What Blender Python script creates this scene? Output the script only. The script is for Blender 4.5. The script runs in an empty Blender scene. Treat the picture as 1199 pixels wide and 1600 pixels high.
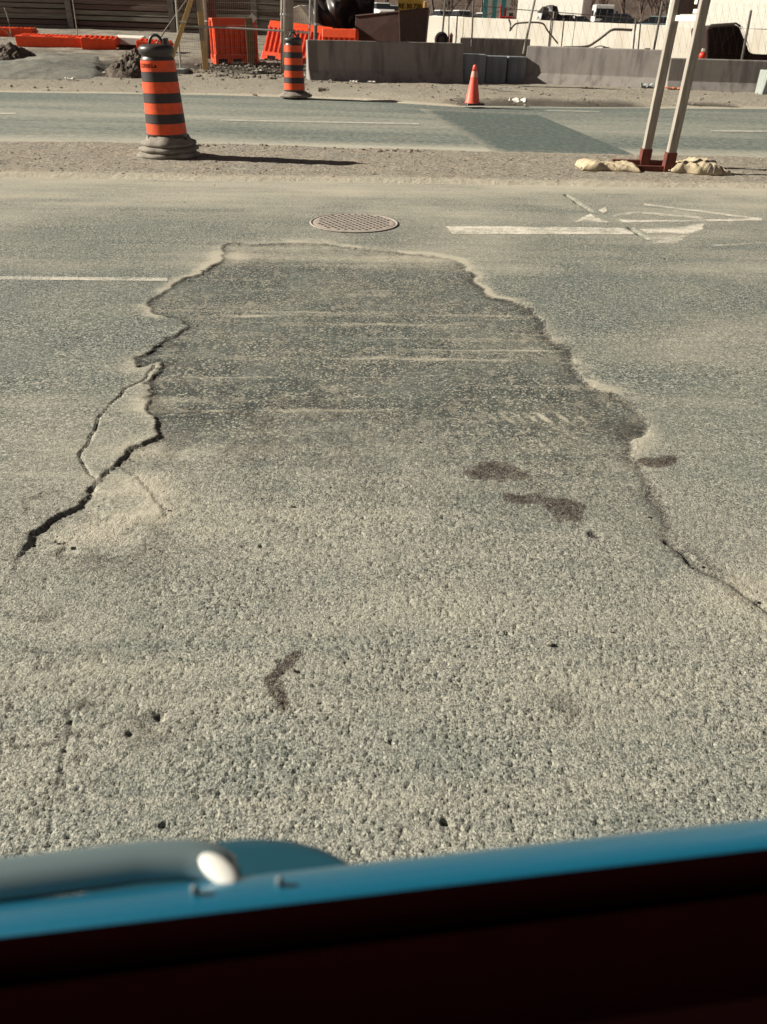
import bpy, bmesh, math, random
import numpy as np
from mathutils import Vector, Matrix
random.seed(7)
R = math.radians
scene = bpy.context.scene
C = scene.collection

# ------------------------------------------------------------------ camera
CAM_H, PITCH, ROLL, FOC = 1.23, R(32.15), R(1.5), 1202.0     # FOC in pixels of a 1199 x 1600 picture
_f = Vector((0, math.cos(PITCH), -math.sin(PITCH)))
_r0, _u0 = Vector((1, 0, 0)), Vector((0, math.sin(PITCH), math.cos(PITCH)))
_r = _r0 * math.cos(ROLL) + _u0 * math.sin(ROLL)
_u = -_r0 * math.sin(ROLL) + _u0 * math.cos(ROLL)
cam_d = bpy.data.cameras.new('camera')
cam = bpy.data.objects.new('camera', cam_d); C.objects.link(cam)
cam.matrix_world = Matrix(((_r.x, _u.x, -_f.x, 0), (_r.y, _u.y, -_f.y, 0), (_r.z, _u.z, -_f.z, CAM_H), (0, 0, 0, 1)))
cam_d.sensor_fit = 'VERTICAL'; cam_d.sensor_height = 34.6; cam_d.lens = 34.6 * FOC / 1600
cam_d.clip_start = 0.02; cam_d.clip_end = 4000
cam_d.dof.use_dof = True; cam_d.dof.focus_distance = 3.2; cam_d.dof.aperture_fstop = 8.0
scene.camera = cam

# ------------------------------------------------------------------ light
SUN_EL, SUN_AZ = R(28), R(6)            # sun low on the left, a little beyond the road
world = bpy.data.worlds.new('World'); scene.world = world; world.use_nodes = True
wn = world.node_tree; bg = wn.nodes['Background']
sky = wn.nodes.new('ShaderNodeTexSky'); sky.sky_type = 'NISHITA'; sky.sun_disc = False
sky.sun_elevation = SUN_EL; sky.sun_rotation = R(-90) + SUN_AZ
sky.dust_density = 0.2; sky.air_density = 0.35; sky.altitude = 3000
hs = wn.nodes.new('ShaderNodeHueSaturation'); hs.inputs['Saturation'].default_value = 0.30
tn = wn.nodes.new('ShaderNodeMix'); tn.data_type = 'RGBA'; tn.blend_type = 'MULTIPLY'; tn.inputs[0].default_value = 1.0; tn.inputs[7].default_value = (1.0, 0.80, 0.72, 1)   # warm tint on the sky, browns the fill in shadows
wn.links.new(sky.outputs[0], hs.inputs['Color']); wn.links.new(hs.outputs[0], tn.inputs[6]); wn.links.new(tn.outputs[2], bg.inputs[0]); bg.inputs[1].default_value = 0.05
sun_d = bpy.data.lights.new('sun', 'SUN'); sun_d.energy = 5.0; sun_d.angle = R(0.5); sun_d.color = (1.0, 0.945, 0.825)
sun = bpy.data.objects.new('sun', sun_d); C.objects.link(sun)
to_sun = Vector((-math.cos(SUN_EL) * math.cos(SUN_AZ), math.cos(SUN_EL) * math.sin(SUN_AZ), math.sin(SUN_EL)))
sun.rotation_euler = to_sun.to_track_quat('Z', 'Y').to_euler()
vs = scene.view_settings
vs.view_transform = 'Standard'; vs.look = 'None'; vs.exposure = 0.90; vs.gamma = 1.0

# ------------------------------------------------------------------ places
def ray(px, py):
    return _f * FOC + _r * (px - 599.5) - _u * (py - 800)
def at(px, py, Y):                       # point of a sight line at Y metres down the view
    d = ray(px, py); return Vector((0, 0, CAM_H)) + d * (Y / d.y)
def atz(px, py, z=0.0):                  # point of a sight line at height z
    d = ray(px, py); return Vector((0, 0, CAM_H)) + d * ((z - CAM_H) / d.z)

# ------------------------------------------------------------------ mesh helpers
class MB:
    def __init__(s): s.v, s.f = [], []
    def add(s, vs_, fs):
        o = len(s.v); s.v += [tuple(p) for p in vs_]; s.f += [tuple(i + o for i in f) for f in fs]; return s
    def box(s, c, size, rot=None, taper=1.0):
        sx, sy, sz = (q / 2 for q in size); M = rot or Matrix.Identity(3)
        P = []
        for z, t in ((-sz, 1), (sz, taper)):
            for x, y in ((-sx, -sy), (sx, -sy), (sx, sy), (-sx, sy)): P.append(Vector(c) + M @ Vector((x * t, y * t, z)))
        return s.add(P, [(3, 2, 1, 0), (4, 5, 6, 7), (0, 1, 5, 4), (1, 2, 6, 5), (2, 3, 7, 6), (3, 0, 4, 7)])
    def hull8(s, P):                     # bottom ring of 4, top ring of 4
        return s.add(P, [(3, 2, 1, 0), (4, 5, 6, 7), (0, 1, 5, 4), (1, 2, 6, 5), (2, 3, 7, 6), (3, 0, 4, 7)])
    def tube(s, pts, rad, n=8, cap=True):
        pts = [Vector(p) for p in pts]; rad = rad if isinstance(rad, (list, tuple)) else [rad] * len(pts)
        V, F = [], []
        for i, p in enumerate(pts):
            d = (pts[min(i + 1, len(pts) - 1)] - pts[max(i - 1, 0)]).normalized()
            a = d.cross(Vector((0, 0, 1)));  a = a if a.length > 1e-3 else d.cross(Vector((1, 0, 0)))
            a.normalize(); b = d.cross(a)
            for k in range(n):
                t = 2 * math.pi * k / n; V.append(p + (a * math.cos(t) + b * math.sin(t)) * rad[i])
        for i in range(len(pts) - 1):
            for k in range(n):
                F.append((i * n + k, i * n + (k + 1) % n, (i + 1) * n + (k + 1) % n, (i + 1) * n + k))
        if cap: F.append(tuple(reversed(range(n)))); F.append(tuple(range((len(pts) - 1) * n, len(pts) * n)))
        return s.add(V, F)
    def lathe(s, prof, c=(0, 0, 0), n=32, wob=None, cap=True):
        V, F = [], []
        for i, (r, z) in enumerate(prof):
            for k in range(n):
                t = 2 * math.pi * k / n; dr, dz = wob(t, i) if wob else (0, 0)
                V.append((c[0] + (r + dr) * math.cos(t), c[1] + (r + dr) * math.sin(t), c[2] + z + dz))
        for i in range(len(prof) - 1):
            for k in range(n):
                F.append((i * n + k, i * n + (k + 1) % n, (i + 1) * n + (k + 1) % n, (i + 1) * n + k))
        if cap and prof[0][0] > 0: F.append(tuple(reversed(range(n))))
        if cap and prof[-1][0] > 0: F.append(tuple(range((len(prof) - 1) * n, len(prof) * n)))
        return s.add(V, F)
    def prism(s, poly, a, b, ends=True):            # cross-section poly [(out, up)] swept from a to b; out = right of a->b turned to the viewer
        a, b = Vector(a), Vector(b); d = (b - a); d.z = 0; d.normalize(); o = Vector((d.y, -d.x, 0)); n = len(poly)
        V = [a + o * u + Vector((0, 0, w)) for u, w in poly] + [b + o * u + Vector((0, 0, w)) for u, w in poly]
        F = [(k, (k + 1) % n, n + (k + 1) % n, n + k) for k in range(n)]
        if ends: F += [tuple(reversed(range(n))), tuple(range(n, 2 * n))]
        return s.add(V, F)
    def build(s, name, m, parent=None, smooth=False, bevel=0, loc=None):
        me = bpy.data.meshes.new(name); me.from_pydata(s.v, [], s.f)
        bm = bmesh.new(); bm.from_mesh(me); bmesh.ops.recalc_face_normals(bm, faces=bm.faces); bm.to_mesh(me); bm.free()
        return finish(me, name, m, parent, smooth, bevel, loc)
def finish(me, name, m, parent=None, smooth=False, bevel=0, loc=None):
    o = bpy.data.objects.new(name, me); C.objects.link(o)
    if m: me.materials.append(m)
    if smooth:
        me.polygons.foreach_set('use_smooth', [True] * len(me.polygons))
    if bevel:
        b = o.modifiers.new('b', 'BEVEL'); b.width = bevel; b.segments = 2; b.limit_method = 'ANGLE'
    if parent:
        o.parent = parent; o.matrix_parent_inverse = Matrix.Translation(-parent.location)
    if loc: o.location = loc
    return o
def tag(o, label, cat, group=None):
    o['label'] = label; o['category'] = cat
    if group: o['group'] = group
    return o
def thing(name, label, cat, loc, group=None):
    o = bpy.data.objects.new(name, None); C.objects.link(o); o.location = loc; o.empty_display_size = 0.1
    return tag(o, label, cat, group)
def struct(o, kind='structure'): o['kind'] = kind; return o
def blob(mb, c, r, seed, squash=(1, 1, 1), n=8, m=5, amp=0.25):
    rg = random.Random(seed); V = [Vector(c) + Vector((0, 0, r * squash[2]))]
    for i in range(1, m):
        ph = math.pi * i / m
        for k in range(n):
            t = 2 * math.pi * k / n; rr = r * (1 + rg.uniform(-amp, amp))
            V.append(Vector(c) + Vector((rr * math.sin(ph) * math.cos(t) * squash[0], rr * math.sin(ph) * math.sin(t) * squash[1], rr * math.cos(ph) * squash[2])))
    V.append(Vector(c) - Vector((0, 0, r * squash[2]))); L = len(V) - 1; F = []
    for k in range(n):
        F.append((0, 1 + k, 1 + (k + 1) % n)); F.append((L, L - n + (k + 1) % n, L - n + k))
    for i in range(m - 2):
        for k in range(n):
            a = 1 + i * n + k; b = 1 + i * n + (k + 1) % n; F.append((a, a + n, b + n, b))
    return mb.add(V, F)

# ------------------------------------------------------------------ noise on arrays
def _hash(ix, iy, seed):
    h = (ix.astype(np.int64) * 374761393 + iy.astype(np.int64) * 668265263 + seed * 2147483647) & 0xFFFFFFFF
    h = ((h ^ (h >> 13)) * 1274126177) & 0xFFFFFFFF
    h = ((h ^ (h >> 16)) * 2246822519) & 0xFFFFFFFF
    return ((h ^ (h >> 15)) & 0xFFFFFF) / float(0xFFFFFF)
def vnoise(x, y, seed=0):
    ix, iy = np.floor(x), np.floor(y); fx, fy = x - ix, y - iy
    fx = fx * fx * (3 - 2 * fx); fy = fy * fy * (3 - 2 * fy)
    a, b, c, d = _hash(ix, iy, seed), _hash(ix + 1, iy, seed), _hash(ix, iy + 1, seed), _hash(ix + 1, iy + 1, seed)
    return (a + (b - a) * fx) * (1 - fy) + (c + (d - c) * fx) * fy
def fbm(x, y, seed=0, oct=4):
    s, a, t = 0, 1.0, 0
    for k in range(oct):
        s = s + a * vnoise(x * 2 ** k + 17.3 * k, y * 2 ** k - 9.1 * k, seed + k); t += a; a *= 0.5
    return s / t
def worley(x, y, seed=0):
    ix, iy = np.floor(x), np.floor(y); best = np.full(x.shape, 9.0); idv = np.zeros(x.shape)
    for dx in (-1, 0, 1):
        for dy in (-1, 0, 1):
            cx, cy = ix + dx, iy + dy
            d = (cx + _hash(cx, cy, seed) - x) ** 2 + (cy + _hash(cx, cy, seed + 5) - y) ** 2
            m = d < best; best = np.where(m, d, best); idv = np.where(m, _hash(cx, cy, seed + 11), idv)
    return np.sqrt(best), idv
def sstep(a, b, x):
    t = np.clip((x - a) / (b - a), 0, 1); return t * t * (3 - 2 * t)
def seg_dist(X, Y, pts, closed=False):
    d = np.full(X.shape, 1e9)
    n = len(pts)
    for i in range(n if closed else n - 1):
        ax, ay = pts[i][0], pts[i][1]; bx, by = pts[(i + 1) % n][0], pts[(i + 1) % n][1]
        ex, ey = bx - ax, by - ay; L = ex * ex + ey * ey + 1e-12
        t = np.clip(((X - ax) * ex + (Y - ay) * ey) / L, 0, 1)
        d = np.minimum(d, (X - ax - t * ex) ** 2 + (Y - ay - t * ey) ** 2)
    return np.sqrt(d)
def inside(X, Y, pts):
    r = np.zeros(X.shape, bool); n = len(pts)
    for i in range(n):
        ax, ay = pts[i][0], pts[i][1]; bx, by = pts[(i + 1) % n][0], pts[(i + 1) % n][1]
        if ay == by: continue
        c = ((ay > Y) != (by > Y)) & (X < (bx - ax) * (Y - ay) / (by - ay) + ax); r ^= c
    return r
def grid_mesh(name, X, Y, Z, m, parent=None, attrs=None, smooth=True):
    nr, nc = X.shape; n = nr * nc
    me = bpy.data.meshes.new(name)
    co = np.stack([X, Y, Z], -1).reshape(-1).astype(np.float32)
    i = np.arange(n).reshape(nr, nc)
    q = np.stack([i[:-1, :-1], i[:-1, 1:], i[1:, 1:], i[1:, :-1]], -1).reshape(-1).astype(np.int32)
    nf = (nr - 1) * (nc - 1)
    me.vertices.add(n); me.vertices.foreach_set('co', co)
    me.loops.add(nf * 4); me.loops.foreach_set('vertex_index', q)
    me.polygons.add(nf); me.polygons.foreach_set('loop_start', np.arange(nf, dtype=np.int32) * 4)
    me.update(calc_edges=True)
    if smooth: me.polygons.foreach_set('use_smooth', np.ones(nf, bool))
    for k, a in (attrs or {}).items():
        at_ = me.attributes.new(k, 'FLOAT', 'POINT'); at_.data.foreach_set('value', np.broadcast_to(a, X.shape).reshape(-1).astype(np.float32))
    me.validate()
    return finish(me, name, m, parent)

# ------------------------------------------------------------------ materials
class NT:
    def __init__(s, name):
        s.m = bpy.data.materials.new(name); s.m.use_nodes = True; s.t = s.m.node_tree; s.b = s.t.nodes['Principled BSDF']
        s.tc = s.t.nodes.new('ShaderNodeTexCoord')
    def n(s, typ, **kw):
        o = s.t.nodes.new(typ)
        for k, v in kw.items():
            if k in ('ins',):
                for a, b in v.items():
                    if hasattr(b, 'is_output') or isinstance(b, bpy.types.NodeSocket): s.t.links.new(b, o.inputs[a])
                    else: o.inputs[a].default_value = b
            else: setattr(o, k, v)
        return o
    def noise(s, scale, detail=4, rough=0.6, vec=None, stretch=None, dist=0):
        v = vec or s.tc.outputs['Object']
        if stretch:
            v = s.n('ShaderNodeMapping', ins={0: v, 3: stretch}).outputs[0]
        return s.n('ShaderNodeTexNoise', ins={'Vector': v, 'Scale': scale, 'Detail': detail, 'Roughness': rough, 'Distortion': dist}).outputs[0]
    def vor(s, scale, feature='F1', out='Distance'):
        return s.n('ShaderNodeTexVoronoi', feature=feature, ins={'Vector': s.tc.outputs['Object'], 'Scale': scale}).outputs[out]
    def math(s, op, a, b=0.0, clamp=False):
        return s.n('ShaderNodeMath', operation=op, use_clamp=clamp, ins={0: a, 1: b}).outputs[0]
    def rng(s, x, a, b, c=0.0, d=1.0):
        return s.n('ShaderNodeMapRange', ins={0: x, 1: a, 2: b, 3: c, 4: d}).outputs[0]
    def mix(s, f, a, b, blend='MIX'):
        o = s.n('ShaderNodeMix', data_type='RGBA', blend_type=blend)
        for k, v in ((0, f), (6, a), (7, b)):
            if isinstance(v, bpy.types.NodeSocket): s.t.links.new(v, o.inputs[k])
            elif k == 0: o.inputs[0].default_value = v
            else: o.inputs[k].default_value = (*v[:3], 1)
        return o.outputs[2]
    def attr(s, name): return s.n('ShaderNodeAttribute', attribute_name=name).outputs['Fac']
    def bump(s, h, strength, dist):
        o = s.n('ShaderNodeBump', ins={'Height': h, 'Strength': strength, 'Distance': dist}); s.t.links.new(o.outputs[0], s.b.inputs['Normal'])
    def col(s, c): s.t.links.new(c, s.b.inputs['Base Color'])
    def rough(s, r):
        if isinstance(r, bpy.types.NodeSocket): s.t.links.new(r, s.b.inputs['Roughness'])
        else: s.b.inputs['Roughness'].default_value = r
def mat(name, c, rough=0.7, c2=None, scale=8.0, bump=0.0, bdist=0.01, metal=0.0, spec=0.3, stretch=None, bscale=None, coat=0):
    k = NT(name); c2 = c2 or tuple(q * 0.65 for q in c)
    f = k.rng(k.noise(scale, 5, 0.65, stretch=stretch), 0.35, 0.68)
    k.col(k.mix(f, c, c2)); k.rough(rough); k.b.inputs['Metallic'].default_value = metal; k.b.inputs['Specular IOR Level'].default_value = spec
    k.b.inputs['Coat Weight'].default_value = coat
    if bump: k.bump(k.noise(bscale or scale * 4, 4, 0.6, stretch=stretch), bump, bdist)
    return k.m

def road_material():
    k = NT('worn_asphalt'); O = k.tc.outputs['Object']
    patch, dust, stain, coarse, fresh = (k.attr(a) for a in ('patch', 'dust', 'stain', 'coarse', 'fresh'))
    fine = k.noise(260, 1, 0.7); mid = k.noise(115, 3, 0.8); n50 = k.noise(42, 3, 0.85); big = k.noise(1.6, 3, 0.6); smear = k.noise(5, 4, 0.65, stretch=(0.25, 1.6, 1))
    A = k.n('ShaderNodeTexVoronoi', ins={'Vector': O, 'Scale': 150.0}); B = k.n('ShaderNodeTexVoronoi', ins={'Vector': O, 'Scale': 80.0})
    dA, rA = A.outputs['Distance'], k.n('ShaderNodeSeparateColor', ins={0: A.outputs['Color']}).outputs[0]
    dB, rB = B.outputs['Distance'], k.n('ShaderNodeSeparateColor', ins={0: B.outputs['Color']}).outputs[0]
    speck = k.math('ADD', k.math('MULTIPLY', fine, 0.38), k.math('ADD', k.math('MULTIPLY', mid, 0.34), k.math('MULTIPLY', n50, 0.28)))
    clump = k.noise(13, 3, 0.7)
    # road laid long ago: grey binder with pale and dark stones
    old = k.mix(k.rng(speck, 0.44, 0.56), (0.048, 0.060, 0.053), (0.245, 0.260, 0.226))
    old = k.mix(k.rng(rA, 0.80, 0.90), old, (0.42, 0.41, 0.35)); old = k.mix(k.rng(rA, 0.20, 0.12), old, (0.035, 0.038, 0.035))
    # repair: darker, streaky, full of dusty stones
    pat = k.mix(k.rng(speck, 0.44, 0.56), (0.020, 0.024, 0.022), (0.128, 0.139, 0.123))
    pat = k.mix(k.rng(rA, 0.78, 0.90), pat, (0.38, 0.36, 0.29)); pat = k.mix(k.rng(clump, 0.54, 0.68, 0, 0.75), pat, (0.27, 0.25, 0.20))
    # stones laid bare near the kerb lane
    worn = k.mix(k.rng(speck, 0.44, 0.56), (0.140, 0.148, 0.130), (0.40, 0.395, 0.335))
    few = k.rng(clump, 0.36, 0.62, 0.16, 0.50)
    dark = k.math('MULTIPLY', k.math('LESS_THAN', rA, few), k.rng(dA, 0.55, 0.35))
    worn = k.mix(k.math('MULTIPLY', dark, 0.9), worn, (0.058, 0.058, 0.052))
    worn = k.mix(k.math('MULTIPLY', k.rng(rA, 0.86, 0.92), k.rng(dA, 0.5, 0.35)), worn, (0.50, 0.48, 0.40))
    pit = k.math('MULTIPLY', k.rng(k.math('ADD', dB, k.math('MULTIPLY', k.math('SUBTRACT', mid, 0.5), 0.8)), 0.34, 0.20), k.rng(rB, 0.72, 0.80))
    worn = k.mix(k.math('MULTIPLY', pit, 0.85), worn, (0.045, 0.043, 0.038))                # bitumen left bare between the stones
    base = k.mix(patch, old, pat)
    base = k.mix(coarse, base, worn)
    base = k.mix(k.rng(big, 0.44, 0.62, 0.0, 0.40), base, k.mix(0.4, base, (0.36, 0.335, 0.265)))
    base = k.mix(k.rng(k.noise(2.7, 4, 0.65), 0.46, 0.64, 0.0, 0.6), base, k.mix(0.55, base, (0.120, 0.140, 0.127)))
    grip = k.math('ADD', k.math('MULTIPLY', k.math('SUBTRACT', k.math('MULTIPLY', speck, 1.9), 0.475), 1.0), k.math('MULTIPLY', smear, 0.30))
    df = k.math('MULTIPLY', k.rng(k.math('ADD', dust, k.math('SUBTRACT', grip, 0.62)), 0.22, 0.80), 0.85)
    base = k.mix(df, base, (0.475, 0.435, 0.345))
    base = k.mix(k.math('MULTIPLY', fresh, k.rng(speck, 0.42, 0.60, 1.0, 0.40)), base, (0.026, 0.020, 0.018))
    base = k.mix(k.math('MULTIPLY', stain, k.rng(speck, 0.44, 0.60, 0.98, 0.45)), base, (0.034, 0.019, 0.016))
    k.col(base); k.rough(0.85); k.b.inputs['Specular IOR Level'].default_value = 0.2
    k.bump(k.noise(140, 3, 0.75), k.rng(coarse, 0, 1, 0.45, 0.85), 0.007)
    return k.m
M_road = road_material()
def far_asphalt(name, dk, lt, dusty):
    k = NT(name)
    f = k.math('ADD', k.math('MULTIPLY', k.noise(60, 2, 0.7), 0.5), k.math('MULTIPLY', k.noise(13, 3, 0.75, stretch=(1, .5, 1)), 0.5)); s = k.noise(1.4, 5, 0.7, stretch=(0.22, 1.2, 1)); b = k.noise(0.5, 4)
    c = k.mix(k.rng(f, 0.40, 0.60), dk, lt)
    d = k.attr('dust'); g = k.math('ADD', d, k.math('SUBTRACT', k.math('ADD', k.math('MULTIPLY', s, 0.5), k.math('MULTIPLY', f, 0.6)), 0.5))
    c = k.mix(k.math('MULTIPLY', k.rng(g, 0.2, 0.8), 0.85), c, dusty)
    k.col(c); k.rough(0.85); k.b.inputs['Specular IOR Level'].default_value = 0.2
    k.bump(k.noise(90, 4, 0.7), 0.5, 0.008); return k.m
M_far = far_asphalt('far_asphalt', (0.075, 0.092, 0.082), (0.20, 0.222, 0.195), (0.46, 0.43, 0.35))
M_farpatch = far_asphalt('smooth_asphalt', (0.065, 0.083, 0.076), (0.135, 0.158, 0.142), (0.40, 0.37, 0.30))
def gravel_dirt():
    k = NT('gravel_dirt')
    a = k.noise(2.0, 6, 0.65); b = k.noise(60, 4, 0.75); c = k.attr('damp_shade'); l = k.attr('light')
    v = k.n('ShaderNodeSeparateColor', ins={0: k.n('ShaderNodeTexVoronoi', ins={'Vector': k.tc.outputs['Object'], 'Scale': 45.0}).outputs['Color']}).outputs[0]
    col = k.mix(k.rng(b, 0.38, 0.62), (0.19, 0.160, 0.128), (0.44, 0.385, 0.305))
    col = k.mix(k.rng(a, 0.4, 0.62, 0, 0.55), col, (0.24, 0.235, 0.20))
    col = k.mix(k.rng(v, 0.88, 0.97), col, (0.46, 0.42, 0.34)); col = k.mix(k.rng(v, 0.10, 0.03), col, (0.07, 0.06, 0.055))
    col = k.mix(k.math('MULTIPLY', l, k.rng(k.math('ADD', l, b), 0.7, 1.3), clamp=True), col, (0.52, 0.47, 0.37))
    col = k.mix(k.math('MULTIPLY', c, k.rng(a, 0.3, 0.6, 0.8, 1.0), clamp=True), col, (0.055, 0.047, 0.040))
    k.col(col); k.rough(0.95); k.b.inputs['Specular IOR Level'].default_value = 0.1
    k.bump(k.math('ADD', b, k.math('MULTIPLY', k.noise(14, 4), 1.5)), 0.7, 0.02); return k.m
M_dirt = gravel_dirt()
def concrete(name, c, dark, sc=3.0):
    k = NT(name)
    n1 = k.noise(sc, 6, 0.65); n2 = k.noise(sc * 0.5, 5, 0.6, stretch=(3, 3, 0.35)); n3 = k.noise(70, 3)
    col = k.mix(k.rng(n1, 0.35, 0.7), c, tuple(0.82 * q for q in c)); col = k.mix(k.rng(n2, 0.48, 0.66, 0, 0.95), col, dark)
    col = k.mix(k.rng(n3, 0.6, 0.8, 0, 0.3), col, dark)
    k.col(col); k.rough(0.9); k.b.inputs['Specular IOR Level'].default_value = 0.15; k.bump(k.math('ADD', n3, k.noise(9, 4)), 0.35, 0.012); return k.m
M_apron = far_asphalt('apron_asphalt', (0.075, 0.078, 0.068), (0.165, 0.165, 0.142), (0.34, 0.315, 0.26))
M_conc = concrete('barrier_concrete', (0.29, 0.265, 0.24), (0.16, 0.14, 0.13))
M_conc_b = concrete('blue_grey_concrete', (0.24, 0.26, 0.27), (0.15, 0.16, 0.17))
M_conc_w = concrete('pale_concrete', (0.82, 0.77, 0.68), (0.66, 0.60, 0.50), 0.7)
M_conc_l = concrete('light_block', (0.30, 0.325, 0.305), (0.22, 0.23, 0.215))
M_orange = mat('orange_plastic', (0.80, 0.078, 0.012), 0.5, (0.66, 0.052, 0.010), 6, 0.1, spec=0.35)
M_orange_band = mat('orange_sheeting', (0.82, 0.082, 0.008), 0.48, (0.50, 0.075, 0.025), 14, 0.1, spec=0.4)
M_black_p = mat('black_plastic', (0.030, 0.027, 0.026), 0.42, (0.05, 0.045, 0.042), 12, 0.08, spec=0.45)
M_band_dark = mat('black_sheeting', (0.034, 0.028, 0.028), 0.55, (0.045, 0.038, 0.036), 10)
M_rubber = mat('dusty_rubber', (0.30, 0.27, 0.225), 0.9, (0.15, 0.13, 0.11), 7, 0.4, 0.01)
M_cone = mat('cone_plastic', (0.84, 0.145, 0.105), 0.5, (0.76, 0.10, 0.05), 14)
M_cone_w = mat('cone_collar', (0.76, 0.27, 0.21), 0.4, (0.74, 0.36, 0.29), 20)
M_galv = mat('galvanised_steel', (0.42, 0.42, 0.40), 0.5, (0.30, 0.30, 0.29), 25, metal=0.4)
M_wood_w = mat('weathered_post', (0.36, 0.325, 0.275), 0.85, (0.20, 0.175, 0.15), 9, 0.5, 0.006, stretch=(5, 5, 0.4))
M_wood_y = mat('new_lumber', (0.66, 0.46, 0.20), 0.75, (0.52, 0.35, 0.15), 12, 0.2, stretch=(4, 4, 0.4))
M_pole = mat('utility_pole_wood', (0.40, 0.36, 0.30), 0.85, (0.20, 0.175, 0.15), 7, 0.4, 0.01, stretch=(4, 4, 0.3))
M_pole_d = mat('dark_timber', (0.11, 0.07, 0.05), 0.85, (0.06, 0.04, 0.03), 7, 0.3, stretch=(4, 4, 0.3))
M_rust = mat('red_oxide_steel', (0.165, 0.045, 0.030), 0.75, (0.085, 0.028, 0.022), 20, 0.2)
M_bag = mat('sandbag_cloth', (0.56, 0.46, 0.30), 0.95, (0.34, 0.28, 0.20), 16, 0.8, 0.012, bscale=70)
M_paint = None
M_black_s = mat('sign_back', (0.014, 0.008, 0.007), 0.8, spec=0.03)
M_white = mat('white_sheet', (0.78, 0.74, 0.66), 0.6, (0.66, 0.62, 0.55), 6)
M_tarp = mat('black_tarpaulin', (0.020, 0.014, 0.013), 0.40, (0.035, 0.024, 0.022), 5, spec=0.5)
M_skip = mat('brown_steel', (0.085, 0.042, 0.030), 0.75, (0.055, 0.028, 0.020), 4, 0.2)
M_iron = mat('cast_iron', (0.060, 0.047, 0.042), 0.7, (0.09, 0.07, 0.06), 30)
M_iron_d = mat('dusty_iron', (0.40, 0.345, 0.295), 0.85, (0.27, 0.235, 0.205), 26, 0.3, 0.003)
M_blue = None
def paint_mat():
    k = NT('worn_road_paint')
    n = k.math('ADD', k.math('MULTIPLY', k.noise(130, 3, 0.7), 0.55), k.math('MULTIPLY', k.noise(9, 5, 0.7, stretch=(0.4, 1.4, 1)), 0.45))
    keep = k.attr('keep'); a = k.math('MULTIPLY', k.rng(k.math('ADD', keep, k.math('MULTIPLY', k.math('SUBTRACT', n, 0.5), 1.6)), 0.36, 0.72), 0.88)
    k.col(k.mix(k.rng(k.noise(60, 3), 0.35, 0.7), (0.78, 0.73, 0.62), (0.62, 0.57, 0.47))); k.rough(0.8)
    k.t.links.new(a, k.b.inputs['Alpha']); return k.m
M_paint = paint_mat()

# ------------------------------------------------------------------ the road in front
def P2(l, z=0.0): return [(p.x, p.y) for p in (atz(a, b, z) for a, b in l)]
patch_px = [(345,386),(360,379),(400,381),(460,378),(510,379),(560,387),(620,394),(680,400),(715,406),(735,425),(750,448),(770,465),(800,470),(832,482),(850,497),
 (846,512),(870,530),(893,544),(895,565),(905,588),(930,603),(965,614),(995,630),(1010,646),(1010,670),(1001,690),(992,706),(1010,735),(1030,775),(1040,805),(1050,840),
 (1075,865),(1110,893),(1160,925),(1210,958),(1400,1080),(1800,1500),(1800,2300),(-1200,2300),(-1200,1450),(-300,1040),(-20,935),(12,905),(33,872),(55,833),(90,808),(127,788),
 (150,747),(185,718),(215,696),(252,679),(246,655),(228,620),(232,592),(247,568),(214,576),(214,560),(240,545),(270,525),(291,509),(274,497),(238,489),(230,476),(245,462),(272,448),(285,436),(315,425),(352,404)]
patch_w = P2(patch_px)
edgeA = P2([(-500,277),(0,280),(300,284),(600,288),(900,293),(1199,297),(1700,304)])     # near edge of the median
edgeB = P2([(-500,214),(0,222),(300,226),(600,234),(900,241),(1199,247),(1700,256)])     # far edge of the median
edgeC = P2([(-500,141),(0,144.5),(330,149),(470,153),(560,157),(640,163),(720,168),(900,170),(1199,171),(1700,175)])   # far edge of the far road
def along(edge, x): return np.interp(x, [p[0] for p in edge], [p[1] for p in edge])

Yr = [0.25]
while Yr[-1] < 9.2: Yr.append(Yr[-1] + 0.0034 + 0.0014 * Yr[-1])
Yr = np.array(Yr)[:, None]; u = np.linspace(-1, 1, 841)[None, :]
Xr = (1.6 + 0.74 * Yr) * (0.66 * u + 0.34 * u * np.abs(u) ** 2); Yr = np.broadcast_to(Yr, Xr.shape).copy()
X, Y = Xr, Yr
sd = seg_dist(X, Y, patch_w, True); sd = np.where(inside(X, Y, patch_w), sd, -sd)        # + inside
sd = sd + 0.040 * (vnoise(X * 8, Y * 8, 3) - 0.5) + 0.022 * (vnoise(X * 19, Y * 19, 28) - 0.5) + 0.022 * (vnoise(X * 45, Y * 45, 8) - 0.5) * sstep(0.35, 0.6, vnoise(X * 5, Y * 5, 48)) + 0.012 * (vnoise(X * 105, Y * 105, 18) - 0.5)
pin = sstep(-0.004, 0.012, sd)
left = sstep(0.35, -0.25, X)
depth = 0.0055 + 0.0055 * left * sstep(2.66, 2.46, Y) + 0.008 * (1 - left) * sstep(1.7, 2.0, Y) * sstep(4.4, 3.8, Y) + 0.007 * (fbm(X * 5, Y * 5, 21) - 0.4)
depth = np.clip(depth, 0.001, 1) * (0.08 + 0.92 * sstep(1.60, 1.80, Y))
rim = np.exp(-np.clip(sd, 0, 9) / 0.30)                                                   # the repair sags next to its edge
Z = -pin * depth * (0.35 + 0.65 * rim) + 0.002 * (fbm(X * 2.2, Y * 2.2, 4) - 0.5)
Z += pin * 0.010 * (fbm(X * 7, Y * 7, 31) - 0.5) * sstep(1.2, 2.2, Y)
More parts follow.
